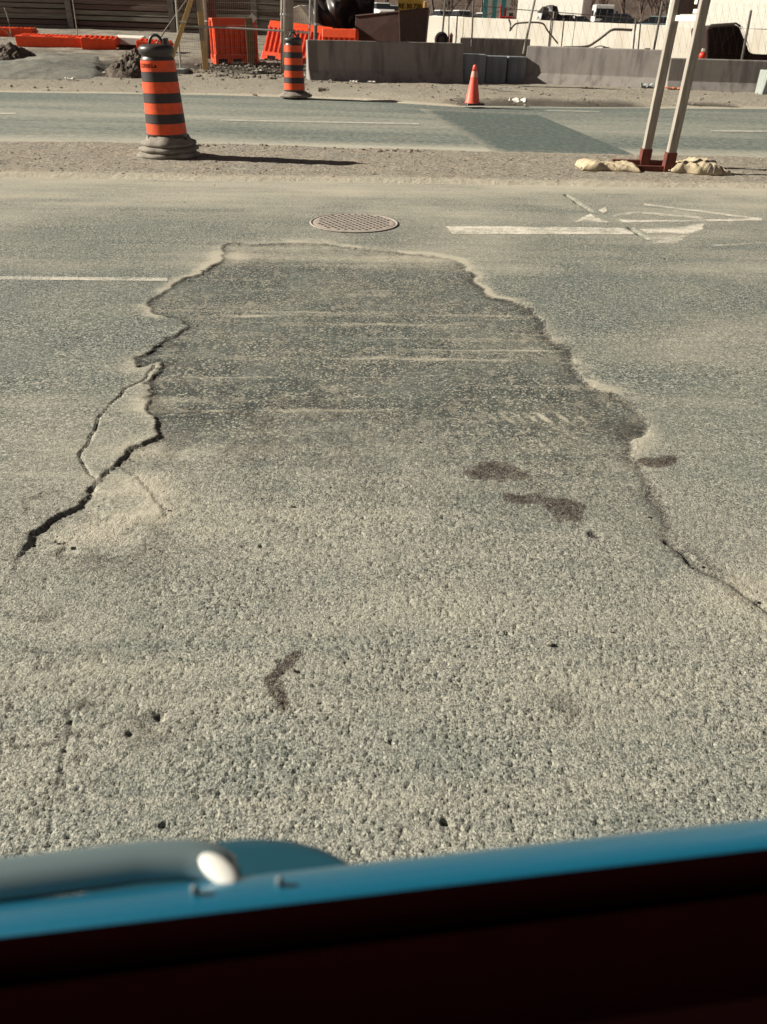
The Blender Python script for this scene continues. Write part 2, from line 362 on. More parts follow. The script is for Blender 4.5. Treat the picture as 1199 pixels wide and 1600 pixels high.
for pts, w, dp in (
    ([(246,570),(232,586),(200,607),(166,640),(141,680),(125,711),(150,746)], 0.0034, 0.010),
    ([(885,304),(905,318),(928,331)], 0.016, 0.014), ([(985,356),(1000,366),(1012,373)], 0.018, 0.014),
    ([(108,1108),(98,1170),(88,1230),(76,1320)], 0.003, 0.0030),
    ([(1045,845),(1075,868),(1100,888),(1130,905),(1165,930),(1215,962),(1400,1090)], 0.011, 0.008)):
    pw = P2(pts); dd = seg_dist(X + 0.040 * (fbm(X * 11, Y * 11, 43) - 0.5), Y + 0.040 * (fbm(X * 11, Y * 11, 44) - 0.5), pw) + 0.003 * (fbm(X * 30, Y * 30, 41) - 0.5)
    Z -= dp * sstep(w * 1.6, w * 0.4, dd)
for a, b, r, dp in ((695,1283,0.008,0.016),(792,989,0.006,0.010),(408,851,0.006,0.010),(254,1289,0.006,0.012),(930,832,0.02,0.007),(105,860,0.03,0.008),(250,1120,0.012,0.008),(205,1146,0.010,0.007)):
    p = atz(a, b); Z -= dp * sstep(r * 1.3, r * 0.5, np.hypot(X - p.x, Y - p.y) + 0.004 * (vnoise(X * 150, Y * 150, 3) - 0.5))
slab = P2([(150,752),(183,724),(214,742),(240,770),(258,803),(205,807),(152,800),(136,786)])          # a thin shell of the old surface left standing
ss = seg_dist(X, Y, slab, True); ss = np.where(inside(X, Y, slab), ss, -ss) + 0.014 * (vnoise(X * 22, Y * 22, 38) - 0.5) + 0.008 * (vnoise(X * 70, Y * 70, 39) - 0.5)
smask = sstep(-0.004, 0.010, ss); Z += 0.0050 * smask
coarse = sstep(2.75, 1.75, Y + 0.55 * (fbm(X * 1.6, Y * 1.6, 50) - 0.5)) * (0.25 + 0.75 * sstep(-0.25, 0.02, sd)) + 0.55 * sstep(0.55, 0.95, X) * sstep(3.2, 2.2, Y) * (1 - pin)
coarse = np.clip(coarse, 0, 1) * (1 - 0.8 * smask)
dx = np.gradient(X, axis=1); fade = np.clip(1.8 - dx / 0.0065, 0, 1)
wd, wid = worley(X * 95, Y * 95, 2); wd2, wid2 = worley(X * 52, Y * 52, 9)
stones = (0.55 - wd) * 0.0016 * (0.3 + 0.9 * wid)
clus = sstep(0.38, 0.60, fbm(X * 7, Y * 7, 52)); pits = -0.0048 * (wid > 0.90 - 0.22 * clus) * sstep(0.46, 0.22, wd + 0.25 * (vnoise(X * 240, Y * 240, 53) - 0.5)) - 0.004 * (wid2 > 0.95) * sstep(0.28, 0.12, wd2)
Z += fade * (0.28 + 0.72 * coarse) * (stones + pits)
# dust
vY = Y - 0.065 * X                                                                         # across the carriageway
bands = np.interp(vY, [0.3, 1.2, 1.7, 2.2, 2.7, 3.1, 3.6, 4.0, 4.5, 4.75, 5.2, 5.6, 6.2, 6.9, 7.5, 8.2, 9], [0.24, 0.30, 0.36, 0.30, 0.20, 0.24, 0.30, 0.08, 0.08, 0.36, 0.36, 0.34, 0.38, 0.46, 0.55, 0.85, 0.95])
wob = fbm(X * 0.5, vY * 2.2, 61) - 0.5
streak = 0.5 * (vnoise(X * 0.8, vY * 16, 64) - 0.5) + 0.5 * (fbm(X * 2.2, vY * 42, 65) - 0.5)
blot = fbm(X * 1.7, vY * 2.6, 67, 5) - 0.5
dust = bands + 0.48 * wob + 0.2 * streak + 0.45 * blot
pb = np.interp(vY, [0.3, 2.0, 2.9, 3.3, 3.55, 3.8, 4.2, 4.6, 4.95, 5.4], [0.24, 0.32, 0.08, 0.04, 0.15, 0.12, -0.06, -0.04, 0.44, 0.38]) + 0.42 * wob + 0.95 * streak * sstep(2.6, 3.0, vY) * sstep(4.8, 3.8, vY) + 0.4 * streak + 0.6 * blot + 0.25 * (fbm(X * 0.7, vY * 7, 68) - 0.5)
dust = dust * (1 - pin) + pb * pin
dust += 0.7 * np.exp(-((ss + 0.005) / 0.020) ** 2) * sstep(0.0, 0.10, X - atz(185, 770).x) + 0.08 * smask * sstep(0.03, 0.11, X - atz(185, 770).x)
lipn = fbm(X * 4, Y * 4, 71)
dust += np.exp(-(np.clip(-sd, 0, 9) / (0.025 + 0.07 * fbm(X * 6, Y * 6, 72))) ** 2) * (1 - pin) * (0.15 + 0.85 * sstep(0.3, 0.6, lipn)) * sstep(1.9, 2.8, Y) * (0.35 + 0.30 * sstep(-0.1, 0.5, X) + 0.3 * sstep(3.2, 3.8, Y))
for a, b, r in ((235,630,0.10),(225,700,0.07),(215,770,0.13),(250,800,0.06),(150,830,0.10),(350,400,0.14),(1160,930,0.12)):
    p = atz(a, b); dust += 0.42 * np.exp(-((X - p.x) ** 2 + ((Y - p.y) * 1.2) ** 2) / r ** 2) * (0.1 + 1.3 * fbm(X * 12, Y * 12, 73))
for a, b, lx, ly in ((390,493,0.30,0.018),(620,600,0.7,0.012),(480,640,0.5,0.014),(700,585,0.8,0.010),(560,575,0.35,0.016),(860,520,0.3,0.015),(820,545,0.5,0.012),(450,588,0.9,0.008),(640,560,0.4,0.02)):
    p = atz(a, b); dust += 0.5 * np.exp(-((X - p.x) / lx) ** 2 - ((vY - (p.y - 0.065 * p.x)) / ly) ** 2) * (0.2 + 1.4 * vnoise(X * 6, Y * 20, 66)) * pin
for i, a in enumerate((770, 792, 812, 832, 850, 880, 908)):
    p = atz(a, 650); ex = X - p.x + 0.45 * (Y - p.y); dust += (1.3 if i == 4 else (0.5, 0.8, 0.5, 0.65, 0, 0.95, 0.65)[i]) * np.exp(-(ex / 0.012) ** 2 - ((Y - p.y) / 0.045) ** 2)
# broken bitumen faces: the inner foot of the right and lower-left edges
fr = np.exp(-(np.clip(sd, 0, 9) / (0.016 + 0.07 * fbm(X * 4.5, Y * 4.5, 83) ** 1.5)) ** 2) * sstep(-0.012, 0.004, sd)
p1 = P2([(1045,845),(1075,868),(1100,888),(1130,905),(1165,930),(1215,962),(1400,1090)]); fr = np.maximum(fr, 0.9 * sstep(0.05, 0.012, seg_dist(X, Y, p1) + 0.05 * (fbm(X * 18, Y * 18, 86) - 0.5)))
fresh = fr * (0.35 + 0.65 * sstep(0.25, 0.50, fbm(X * 3.1, Y * 3.1, 85))) * (0.75 + 0.25 * sstep(0.2, 0.4, X)) * sstep(1.3, 1.9, Y) * sstep(5.6, 5.0, Y)
p = atz(995, 672); fresh = np.maximum(fresh, pin * np.exp(-((X - p.x) ** 2 + (Y - p.y) ** 2) / 0.13 ** 2) * 0.9)
p = atz(262, 545); fresh = np.maximum(fresh, 0.8 * np.exp(-((X - p.x) ** 2 + ((Y - p.y)) ** 2) / 0.10 ** 2) * sstep(0.4, 0.6, fbm(X * 12, Y * 12, 5)))
p = atz(370, 650); mott = sstep(0.46, 0.62, fbm(X * 11, Y * 11, 97, 5)); fresh = np.maximum(fresh, 0.55 * pin * mott * np.exp(-((X - p.x) / 0.62) ** 2 - ((Y - p.y) / 0.42) ** 2))
p = atz(960, 640); fresh = np.maximum(fresh, 0.5 * pin * mott * np.exp(-((X - p.x) / 0.22) ** 2 - ((Y - p.y) / 0.3) ** 2))
p = atz(170, 850); fresh = np.maximum(fresh, 0.6 * mott * np.exp(-((X - p.x) / 0.25) ** 2 - ((Y - p.y) / 0.16) ** 2))
fresh = np.clip(fresh - smask, 0, 1)
rg_ = np.abs(fbm(X * 4.2, Y * 4.2, 101, 5) - 0.5); reg = sstep(-0.05, -0.45, X) * sstep(2.3, 1.9, Y) * sstep(0.8, 1.0, Y)
fresh = np.maximum(fresh, 0.75 * sstep(0.016, 0.004, rg_) * reg * sstep(0.35, 0.55, fbm(X * 2.4, Y * 2.4, 103)))
for a, b, r in ((105,860,0.045),(240,1130,0.07),(150,870,0.05),(60,970,0.05),(870,1110,0.05)):
    p = atz(a, b); fresh = np.maximum(fresh, 0.7 * sstep(0.44, 0.60, fbm(X * 26, Y * 26, 105)) * np.exp(-((X - p.x) ** 2 + (Y - p.y) ** 2) / r ** 2))
stain = np.zeros_like(X)
sn = fbm(X * 14, Y * 14, 91) - 0.5
for pts, w in (([(742,735),(770,730),(805,742)], 0.052), ([(800,775),(850,778),(905,785)], 0.034), ([(862,785),(890,795)], 0.055),
               ([(464,1022),(424,1060)], 0.011), ([(424,1060),(444,1105)], 0.013), ([(1012,720),(1040,720)], 0.035), ([(925,832),(935,834)], 0.012)):
    k = 1.0 if pts[0][1] < 900 and pts[0][0] < 1000 else 1.25
    stain = np.maximum(stain, k * sstep(w * 1.25, w * 0.75, seg_dist(X, Y, P2(pts)) + sn * w * 1.7))
stain = np.clip(stain, 0, 1.25) * (0.62 + 0.55 * fbm(X * 16, Y * 16, 92)); stain = np.clip(stain, 0, 1)
road = struct(grid_mesh('road', X, Y, Z, M_road, None, dict(patch=np.clip(pin - smask, 0, 1), dust=np.clip(dust, 0, 1.2), stain=stain, coarse=coarse, fresh=np.clip(fresh, 0, 1))))

# painted markings lie on the road
def marking(name, corners, keep, parent, z=0.0035, nu=60, nv=6, soft=0.12):
    a, b, c, d = [Vector(atz(*q)) for q in corners]        # near-left, near-right, far-right, far-left
    U, V = np.meshgrid(np.linspace(0, 1, nu), np.linspace(0, 1, nv))
    f = lambda i: (a[i] * (1 - U) + b[i] * U) * (1 - V) + (d[i] * (1 - U) + c[i] * U) * V
    e = np.minimum(sstep(0, 0.2, V) * sstep(1, 0.8, V), 1); kk = keep * (1 - soft) + soft * e
    return grid_mesh(name, f(0), f(1), np.full(U.shape, z), M_paint, parent, dict(keep=kk - 0.35 * (1 - e)))
marking('lane_line', [(-400,436),(262,441),(262,434),(-400,427)], 0.50, road)
def arrow_sheet():
    GX, GY = np.meshgrid(np.linspace(685, 1200, 520), np.linspace(384, 312, 150)); W = np.zeros(GX.shape + (3,))
    d = np.stack([_f[i] * FOC + _r[i] * (GX - 599.5) - _u[i] * (GY - 800) for i in range(3)], -1); tt = (0.0035 - CAM_H) / d[..., 2]
    W = d * tt[..., None]; n = fbm(GX * .02, GY * .09, 44) - .5; n2 = fbm(GX * .12, GY * .35, 45) - .5
    def area(poly, soft): dd = seg_dist(GX, GY * 1.0, poly, True); return sstep(-soft, soft, np.where(inside(GX, GY, poly), dd, -dd))
    kp = np.zeros(GX.shape)
    kp = np.maximum(kp, .66 * area([(695, 352.5), (985, 355), (1010, 361), (985, 367), (707, 366)], 1.6))
    kp = np.maximum(kp, .62 * area([(896, 346), (925, 332), (947, 322), (950, 330), (935, 338), (1000, 345), (900, 348)], 2.0))
    kp = np.maximum(kp, .70 * area([(985, 356), (1075, 352), (1102, 347), (1100, 360), (1075, 367), (1000, 366)], 5.0))
    kp = np.maximum(kp, .50 * area([(1000, 366), (1080, 366), (1060, 382), (1020, 382)], 5.0))
    for l, w, q in (([(935, 346), (1060, 345), (1190, 343)], 2.0, .60), ([(1008, 319.5), (1080, 328), (1190, 342.5)], 1.7, .58), ([(960, 337), (1000, 331)], 2.0, .45), ([(1005, 332), (1060, 337), (1098, 341)], 2.0, .48), ([(1055, 331), (1090, 339)], 2.2, .48), ([(1110, 384), (1190, 380)], 1.8, .42)):
        kp = np.maximum(kp, q * sstep(w * 1.8, w * .5, seg_dist(GX, GY, l)))
    cut = seg_dist(GX, GY, [(880, 302), (930, 333), (990, 358), (1015, 374)]); kp *= sstep(2.0, 6.0, cut + 3 * n2)
    kp = kp + .30 * n * (kp > .02) + .25 * n2 * (kp > .02)
    return grid_mesh('turn_arrow', W[..., 0], W[..., 1], W[..., 2] + CAM_H, M_paint, road, dict(keep=kp))
arrow_sheet()
# ------------------------------------------------------------------ median strip, far road, verge
un = np.linspace(0, 1, 90)[:, None]; xs = np.linspace(-14, 14, 700)[None, :]
YA = along(edgeA, xs) + 0.10 * (fbm(xs * 1.3, xs * 0, 5) - 0.5); YB = along(edgeB, xs) + 0.16 * (fbm(xs * 1.1, xs * 0 + 3, 6) - 0.5)
Ym = YA + (YB - YA) * un; Xm = np.broadcast_to(xs, Ym.shape)
prof = sstep(0, 0.07, un) * sstep(1, 0.95, un)
Zm = -0.012 + 0.040 * prof + prof * (0.022 * (fbm(Xm * 3, Ym * 3, 12) - 0.5) + 0.012 * (fbm(Xm * 14, Ym * 14, 13) - 0.5))
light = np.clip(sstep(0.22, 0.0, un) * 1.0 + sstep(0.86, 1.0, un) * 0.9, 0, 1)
median = struct(grid_mesh('median_strip', Xm, Ym, Zm, M_dirt, None, dict(damp_shade=np.zeros_like(Xm), light=np.broadcast_to(light, Xm.shape) * 0.9)))

un = np.linspace(-0.03, 1, 140)[:, None]; xs = np.linspace(-30, 30, 300)[None, :]
YB2 = along(edgeB, xs); YC2 = along(edgeC, xs); Yf = YB2 + (YC2 + 0.4 - YB2) * un; Xf = np.broadcast_to(xs, Yf.shape)
Zf = 0.006 * (fbm(Xf * 0.8, Yf * 0.8, 14) - 0.5) + 0.0 * Yf
fd = np.interp(un, [-0.03, 0.03, 0.12, 0.3, 0.5, 0.62, 0.8, 0.94, 1.0], [0.9, 0.7, 0.25, 0.30, 0.42, 0.36, 0.22, 0.12, 0.8]) + 0.4 * (fbm(Xf * 0.3, Yf * 1.2, 15) - 0.5)
far_road = struct(grid_mesh('far_road', Xf, Yf, Zf, M_far, None, dict(dust=fd)))
def sheet(name, px, m, parent, z, dust=0.1):
    c = [atz(*q) for q in px]; U, V = np.meshgrid(np.linspace(0, 1, 40), np.linspace(0, 1, 40))
    f = lambda i: (c[0][i] * (1 - U) + c[1][i] * U) * (1 - V) + (c[3][i] * (1 - U) + c[2][i] * U) * V
    return grid_mesh(name, f(0), f(1), np.full(U.shape, z), m, parent, dict(dust=dust + 0.35 * sstep(0.14, 0.0, U) + 0.25 * sstep(0.9, 1.0, V) + 0.2 * sstep(0.12, 0.0, V)))
sheet('asphalt_repair', [(775,241),(996,245),(835,178),(655,171)], M_farpatch, far_road, 0.008, 0.10)
marking('lane_line', [(345,190),(655,196),(655,193),(345,187)], 0.44, far_road, 0.010)
marking('lane_line', [(-300,177),(26,180),(26,177),(-300,174)], 0.50, far_road, 0.010)
marking('lane_line', [(1110,207),(1500,211),(1500,207),(1110,204)], 0.46, far_road, 0.010)
marking('stop_line', [(850,174.5),(940,177),(935,174),(860,172)], 0.42, far_road, 0.010)

def ground_z(x, y):
    w = sstep(-0.6, -3.6, x); rise = 0.041 * np.clip(y - 19.0, 0, 24)
    return w * rise + 0.06 * sstep(0.2, 1.4, y - along(edgeC, x)) * (1 - w)
def gz(x, y): return float(ground_z(np.array([float(x)]), np.array([float(y)]))[0])
def on_ground(px, py):                                      # sight line meets the verge
    lo, hi = 10.0, 46.0
    for _ in range(40):
        mid_ = (lo + hi) / 2; p = at(px, py, mid_)
        if p.z > gz(p.x, p.y): lo = mid_
        else: hi = mid_
    p = at(px, py, lo); return Vector((p.x, p.y, gz(p.x, p.y)))
xs = np.concatenate([np.linspace(-60, -16, 60), np.linspace(-15.8, 15.8, 520), np.linspace(16, 60, 60)])[None, :]
tv = np.concatenate([np.linspace(0, 0.28, 120), np.linspace(0.283, 1, 160)])[:, None]
YCx = along(edgeC, xs) + 0.16 * (fbm(xs * 0.9, xs * 0 + 1, 9) - 0.5); Yv = YCx + (47 - YCx) * tv; Xv = np.broadcast_to(xs, Yv.shape)
rough_ = 0.05 * (fbm(Xv * 1.1, Yv * 1.1, 17) - 0.5) + 0.02 * (fbm(Xv * 5, Yv * 5, 18) - 0.5) * sstep(0.2, 1.5, Yv - YCx)
Zv = ground_z(Xv, Yv) + rough_ * sstep(0.0, 0.5, Yv - YCx) + 0.012 - 0.03 * sstep(0.25, 0.0, Yv - YCx)
damp_shade = np.zeros_like(Yv)
for pts, w in (([(765,162),(840,160),(905,162),(965,165)], 0.75), ([(1085,163),(1140,165)], 0.30), ([(770,140),(800,143)], 0.25), ([(170,100),(185,118)], 0.6), ([(620,165),(660,168)], 0.15), ([(240,100),(330,104),(430,108)], 0.9), ([(20,90),(60,84)], 0.7)):  # the first streak is shadow right of the cone, put into the colour
    pw = [(q.x, q.y) for q in (on_ground(*a) for a in pts)]; damp_shade = np.maximum(damp_shade, sstep(w * 1.2, w * 0.5, seg_dist(Xv, Yv, pw) + 0.5 * w * (fbm(Xv * 2, Yv * 4, 19) - 0.5)))
Zv -= 0.05 * damp_shade
rub = sstep(0.45, 0.7, fbm(Xv * 2.5, Yv * 2.5, 33)) * sstep(-0.8, -2.2, Xv) * sstep(22, 23.5, Yv)
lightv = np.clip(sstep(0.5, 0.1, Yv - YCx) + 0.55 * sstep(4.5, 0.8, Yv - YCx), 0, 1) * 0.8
verge = struct(grid_mesh('verge', Xv, Yv, Zv, M_dirt, None, dict(damp_shade=np.clip(damp_shade * 0.85 + rub * 0.55, 0, 1), light=lightv)))
# ground to the horizon
g = MB(); g.add([(-1500, -60, -0.09), (1500, -60, -0.09), (1500, 2600, -0.09), (-1500, 2600, -0.09)], [(0, 1, 2, 3)])
struct(g.build('ground', mat('bare_ground', (0.30, 0.265, 0.21), 0.95, (0.20, 0.18, 0.145), 0.6, 0.5, 0.05)))

# ------------------------------------------------------------------ highway beyond the works
wl0, wl1 = Vector((-2.0, 62.8, 0)), Vector((27.0, 46.0, 0))          # long pale wall, its right end nearer
_d = (wl1 - wl0); WALL_L = _d.length; _d.normalize()
def wall_top(t): return 2.05 - 0.42 * t - 0.18 * t * t
NSEG = 9
wall = thing('retaining_wall', 'long cream concrete retaining wall along the highway, behind the grey barriers', 'wall', wl0)
for i in range(NSEG):
    a = wl0 + _d * (WALL_L * i / NSEG + 0.012); b = wl0 + _d * (WALL_L * (i + 1) / NSEG - 0.012)
    za, zb = wall_top(i / NSEG), wall_top((i + 1) / NSEG); o = Vector((_d.y, -_d.x, 0)) * 0.2
    MB().hull8([a + o - Vector((0, 0, .1)), b + o - Vector((0, 0, .1)), b - o - Vector((0, 0, .1)), a - o - Vector((0, 0, .1)),
                a + o + Vector((0, 0, za)), b + o + Vector((0, 0, zb)), b - o + Vector((0, 0, zb)), a - o + Vector((0, 0, za))]).build('wall_panel', M_conc_w, wall, bevel=0.02)
hw = MB(); n_ = Vector((-_d.y, _d.x, 0))
hw.add([wl0 + n_ * .6 + Vector((-30, 17.3, 1.2)), wl1 + n_ * .6 + Vector((30, -17.3, .95)), (140, 150, 1.2), (-90, 150, 1.2)], [(0, 1, 2, 3)])
struct(hw.build('highway', mat('highway_asphalt', (0.20, 0.195, 0.18), 0.9, (0.15, 0.15, 0.14), 0.8)))
# far bank
xs = np.linspace(-160, 200, 180)[None, :]; ys = np.linspace(128, 210, 40)[:, None]
Xh = np.broadcast_to(xs, (40, 180)); Yh = np.broadcast_to(ys, (40, 180))
Zh = 1.0 + sstep(128, 185, Yh) * (11 + 5 * fbm(Xh * .03, Yh * .03, 8)) + 1.6 * (fbm(Xh * .35, Yh * .35, 9) - .5)
struct(grid_mesh('hillside', Xh, Yh, Zh, mat('scrub_bank', (0.075, 0.050, 0.040), 0.95, (0.14, 0.105, 0.08), 0.45, 0.6, 0.3)))

# bare trees
def bare_tree(label, base, h, seed, m_t, m_c, spread=0.55, group='bare trees beyond the highway'):
    rg = random.Random(seed); t = thing('bare_tree', label, 'tree', base, group)
    tr = MB(); cr = MB()
    def grow(p, d, L, r, lev):
        q = p + d * L; mid_ = (p + q) / 2 + Vector((rg.uniform(-1, 1), rg.uniform(-1, 1), 0)) * L * .05
        (tr if lev < 2 else cr).tube([p, mid_, q], [r, r * .85, r * .68], 5 if lev < 2 else 3, False)
        if lev >= 5: return
        for k in range(3 if lev < 4 else 2):
            e = (d + Vector((rg.uniform(-1, 1), rg.uniform(-1, 1), rg.uniform(-.25, .7))) * spread).normalized()
            grow(p + (q - p) * rg.uniform(.55, 1), e, L * rg.uniform(.6, .85), r * .62, lev + 1)
    grow(Vector(base), Vector((rg.uniform(-.06, .06), 0, 1)).normalized(), h * .26, h * .022, 0)
    tr.build('trunk', m_t, t, True); cr.build('crown', m_c, t)
    return t
M_bark = mat('grey_bark', (0.20, 0.155, 0.125), 0.9, (0.11, 0.085, 0.07), 4); M_twig = mat('red_twigs', (0.115, 0.072, 0.055), 0.9, (0.07, 0.045, 0.036), 3)
M_bark_l = mat('pale_bark', (0.42, 0.33, 0.25), 0.9, (0.26, 0.19, 0.15), 4)
tree_px = [(520,122),(556,126),(600,118),(640,124),(676,121),(700,127),(724,119),(752,124),(784,121),(812,126),(845,122),(884,125),(918,119),(952,123),(975,118),(1000,122),(1022,117),(1045,121),(1066,118),(1090,124)]
tl = ['bare tree beyond the highway, behind the brown steel skip', 'bare tree beyond the highway, above the small white cars', 'bare tree in the dark row behind the white trucks', 'bare tree in the dark row left of the sign posts']
ords = ['first', 'second', 'third', 'fourth', 'fifth', 'sixth', 'seventh', 'eighth']; cnt = {}
for i, (px, Yt) in enumerate(tree_px):
    p = at(px, 30, Yt); z_ = 0 if px < 665 else 1 if px < 800 else 2 if px < 930 else 3; cnt[z_] = cnt.get(z_, -1) + 1
    lab = tl[z_] + ', ' + ords[cnt[z_]] + ' from the left there'
    bare_tree(lab, (p.x, Yt, 1.1), 7 + (i * 37 % 10) * .35, 100 + i, M_bark, M_twig)
for i, px in enumerate((1116, 1130, 1146)):
    p = at(px, 30, 66 - i); bare_tree(['pale-barked tree right of the sign, nearest to it', 'pale-barked tree in the middle of the three before the brick building', 'pale-barked tree right of two others before the brick building'][i], (p.x, 66 - i, 1.0), 6.5, 300 + i, M_bark_l, M_bark_l, 0.38, 'pale trees before the brick building')

# brick building behind the pale trees
M_brick = mat('red_brick', (0.36, 0.13, 0.085), 0.9, (0.26, 0.085, 0.06), 3, 0.3)
M_glass = mat('dark_glass', (0.02, 0.022, 0.025), 0.12, spec=0.6)
bp = at(1112, 30, 104); bb = thing('brick_building', 'red brick building behind the pale bare trees at the right', 'building', (bp.x, 104, 1.0))
MB().box((bp.x + 3.2, 107, 5), (6.4, 6, 8)).build('wall', M_brick, bb); MB().box((bp.x + 3.2, 107, 9.1), (6.8, 6.4, .3)).build('roof', M_conc, bb)
for i in range(3):
    for j in range(2):
        MB().box((bp.x + 1.1 + i * 2.1, 103.97, 4.2 + j * 2.8), (1.0, .1, 1.5)).build('window', M_glass, bb)

# vehicles
M_tyre = mat('tyre_rubber', (0.022, 0.02, 0.02), 0.85); M_chrome_d = mat('wheel_metal', (0.35, 0.35, 0.35), 0.4, metal=.7)
def car(label, px, py, Y, yaw, paint, kind='car', deck=1.15):
    """py is the roof's sight line; the car stands on the deck"""
    p = at(px, py, Y); t = thing('parked_car' if kind == 'park' else 'car', label, 'car', (p.x, Y, deck), 'cars on the highway'); Mx = Matrix.Rotation(yaw, 3, 'Z'); o = Vector((p.x, Y, deck))
    def pt(x, y, z): return o + Mx @ Vector((x, y, z))
    body = MB(); secs = [(-2.2, .55, .78), (-2.1, .30, .88), (-1.5, .25, .95), (-.6, .25, .98), (.7, .25, .98), (1.5, .25, .92), (2.05, .3, .80), (2.2, .45, .66)]
    V = []; F = []
    for x, z0, z1 in secs:
        w = .9 if abs(x) < 2 else .74
        V += [pt(x, -w * .94, z0), pt(x, -w, (z0 + z1) / 2), pt(x, -w * .9, z1), pt(x, w * .9, z1), pt(x, w, (z0 + z1) / 2), pt(x, w * .94, z0)]
    for i in range(len(secs) - 1):
        for k in range(6): F.append((i * 6 + k, i * 6 + (k + 1) % 6, (i + 1) * 6 + (k + 1) % 6, (i + 1) * 6 + k))
    F += [tuple(range(6)), tuple(range(42, 48))]; body.add(V, F); body.build('body', paint, t, bevel=.03)
    gl = MB(); gl.hull8([pt(-1.75, -.78, .94), pt(1.15, -.78, .94), pt(1.15, .78, .94), pt(-1.75, .78, .94), pt(-1.0, -.60, 1.40), pt(.35, -.60, 1.40), pt(.35, .60, 1.40), pt(-1.0, .60, 1.40)]); gl.build('windows', M_glass, t)
    rf = MB(); rf.hull8([pt(-1.08, -.63, 1.385), pt(.42, -.63, 1.385), pt(.42, .63, 1.385), pt(-1.08, .63, 1.385), pt(-.95, -.55, 1.46), pt(.30, -.55, 1.46), pt(.30, .55, 1.46), pt(-.95, .55, 1.46)]); rf.build('roof', paint, t)
    for sx in (-1.35, 1.35):
        for sy in (-.8, .8):
            wh = MB(); wh.tube([pt(sx, sy - .1, .32), pt(sx, sy + .1, .32)], .32, 12); q = wh.build('wheel', M_tyre, t)
    for sy in (-.6, .6):
        MB().box(pt(2.17, sy, .66), (.1, .35, .14), Mx).build('headlight', M_white, t)
    return t
P_white = mat('white_car_paint', (0.72, 0.70, 0.66), 0.35, (0.66, 0.64, 0.6), 3, coat=.5); P_black = mat('black_car_paint', (0.025, 0.024, 0.026), 0.3, coat=.6)
P_grey = mat('grey_blue_car_paint', (0.20, 0.25, 0.26), 0.35, coat=.5); P_silver = mat('silver_car_paint', (0.50, 0.52, 0.50), 0.35, coat=.5)
for a in (('small white car on the highway, leftmost above the cream wall', 694, 12, 92, -1.2, P_white, 'c', 1.45), ('small white car on the highway, second above the cream wall', 724, 12, 90, -1.2, P_white, 'c', 1.45),
          ('small white car on the highway, beside the teal striped panel', 760, 12, 94, -1.2, P_white, 'c', 1.35), ('black car beside the white truck cab on the highway', 962, 24, 72, 2.9, P_black),
          ('grey-blue car on the highway just left of the sign posts', 1024, 28, 68, 2.9, P_grey, 'c', 1.0), ('dark grey car seen between the two sign posts', 1078, 27, 68, 2.9, P_grey, 'c', 1.0),
          ('white car behind the brown steel skip', 597, 2, 84, -1.3, P_white, 'c', 1.75), ('silver car behind the skip beside the yellow sign', 618, -2, 92, -1.3, P_silver, 'c', 1.75),
          ('dark car at the foot of the white trailer', 898, 22, 80, 2.9, P_black, 'c', 1.05)): car(*a)
def truck(label, px, Y, yaw, deck=1.15, cab=True, box=True, L=7.0, gap=.6):
    p = at(px, 40, Y); t = thing('box_truck', label, 'truck', (p.x, Y, deck), None); Mx = Matrix.Rotation(yaw, 3, 'Z'); o = Vector((p.x, Y, deck))
    def pt(x, y, z): return o + Mx @ Vector((x, y, z))
    if cab:
        MB().hull8([pt(-.2, -1.1, .5), pt(2.0, -1.1, .5), pt(2.0, 1.1, .5), pt(-.2, 1.1, .5), pt(-.2, -1.05, 2.7), pt(1.35, -1.0, 2.7), pt(1.35, 1.0, 2.7), pt(-.2, 1.05, 2.7)]).build('cab', P_white, t, bevel=.08)
        MB().hull8([pt(1.80, -.95, 1.45), pt(1.86, -.95, 1.45), pt(1.86, .95, 1.45), pt(1.80, .95, 1.45), pt(1.47, -.88, 2.35), pt(1.53, -.88, 2.35), pt(1.53, .88, 2.35), pt(1.47, .88, 2.35)]).build('windscreen', M_glass, t)
        MB().box(pt(2.02, 0, .9), (.08, 1.3, .5), Mx).build('grille', P_black, t); MB().box(pt(2.05, 0, .5), (.2, 2.1, .22), Mx).build('bumper', P_black, t)
        for s in (-1, 1):
            MB().box(pt(2.03, .88 * s, .85), (.08, .3, .22), Mx).build('headlight', M_galv, t); MB().box(pt(1.55, 1.25 * s, 1.9), (.1, .2, .5), Mx).build('mirror', P_black, t)
            MB().tube([pt(1.2, s * .85, .5), pt(1.2, s * 1.12, .5)], .5, 14).build('wheel', M_tyre, t)
    if box:
        MB().box(pt(-gap - L / 2, 0, 2.35), (L, 2.5, 2.9), Mx).build('cargo_box', M_white, t, bevel=.04); MB().box(pt(-gap - L / 2, 0, .8), (L, 1.0, .18), Mx).build('chassis', P_black, t)
        for k in (-.9, -2.1):
            for s in (-1, 1): MB().tube([pt(-gap - L - k, s * .8, .5), pt(-gap - L - k, s * 1.1, .5)], .5, 14).build('wheel', M_tyre, t)
    return t
truck('white truck cab with dark windscreen facing the camera on the highway', 938, 98, R(-92), box=False)
truck('white box trailer left of the white truck cab on the highway', 920, 100, R(-32), 1.2, cab=False, L=7.6, gap=.5)
truck('large white trailer at the right edge behind the dark hopper', 1320, 50, R(-34), 0.75, cab=False, L=8.6, gap=.8)

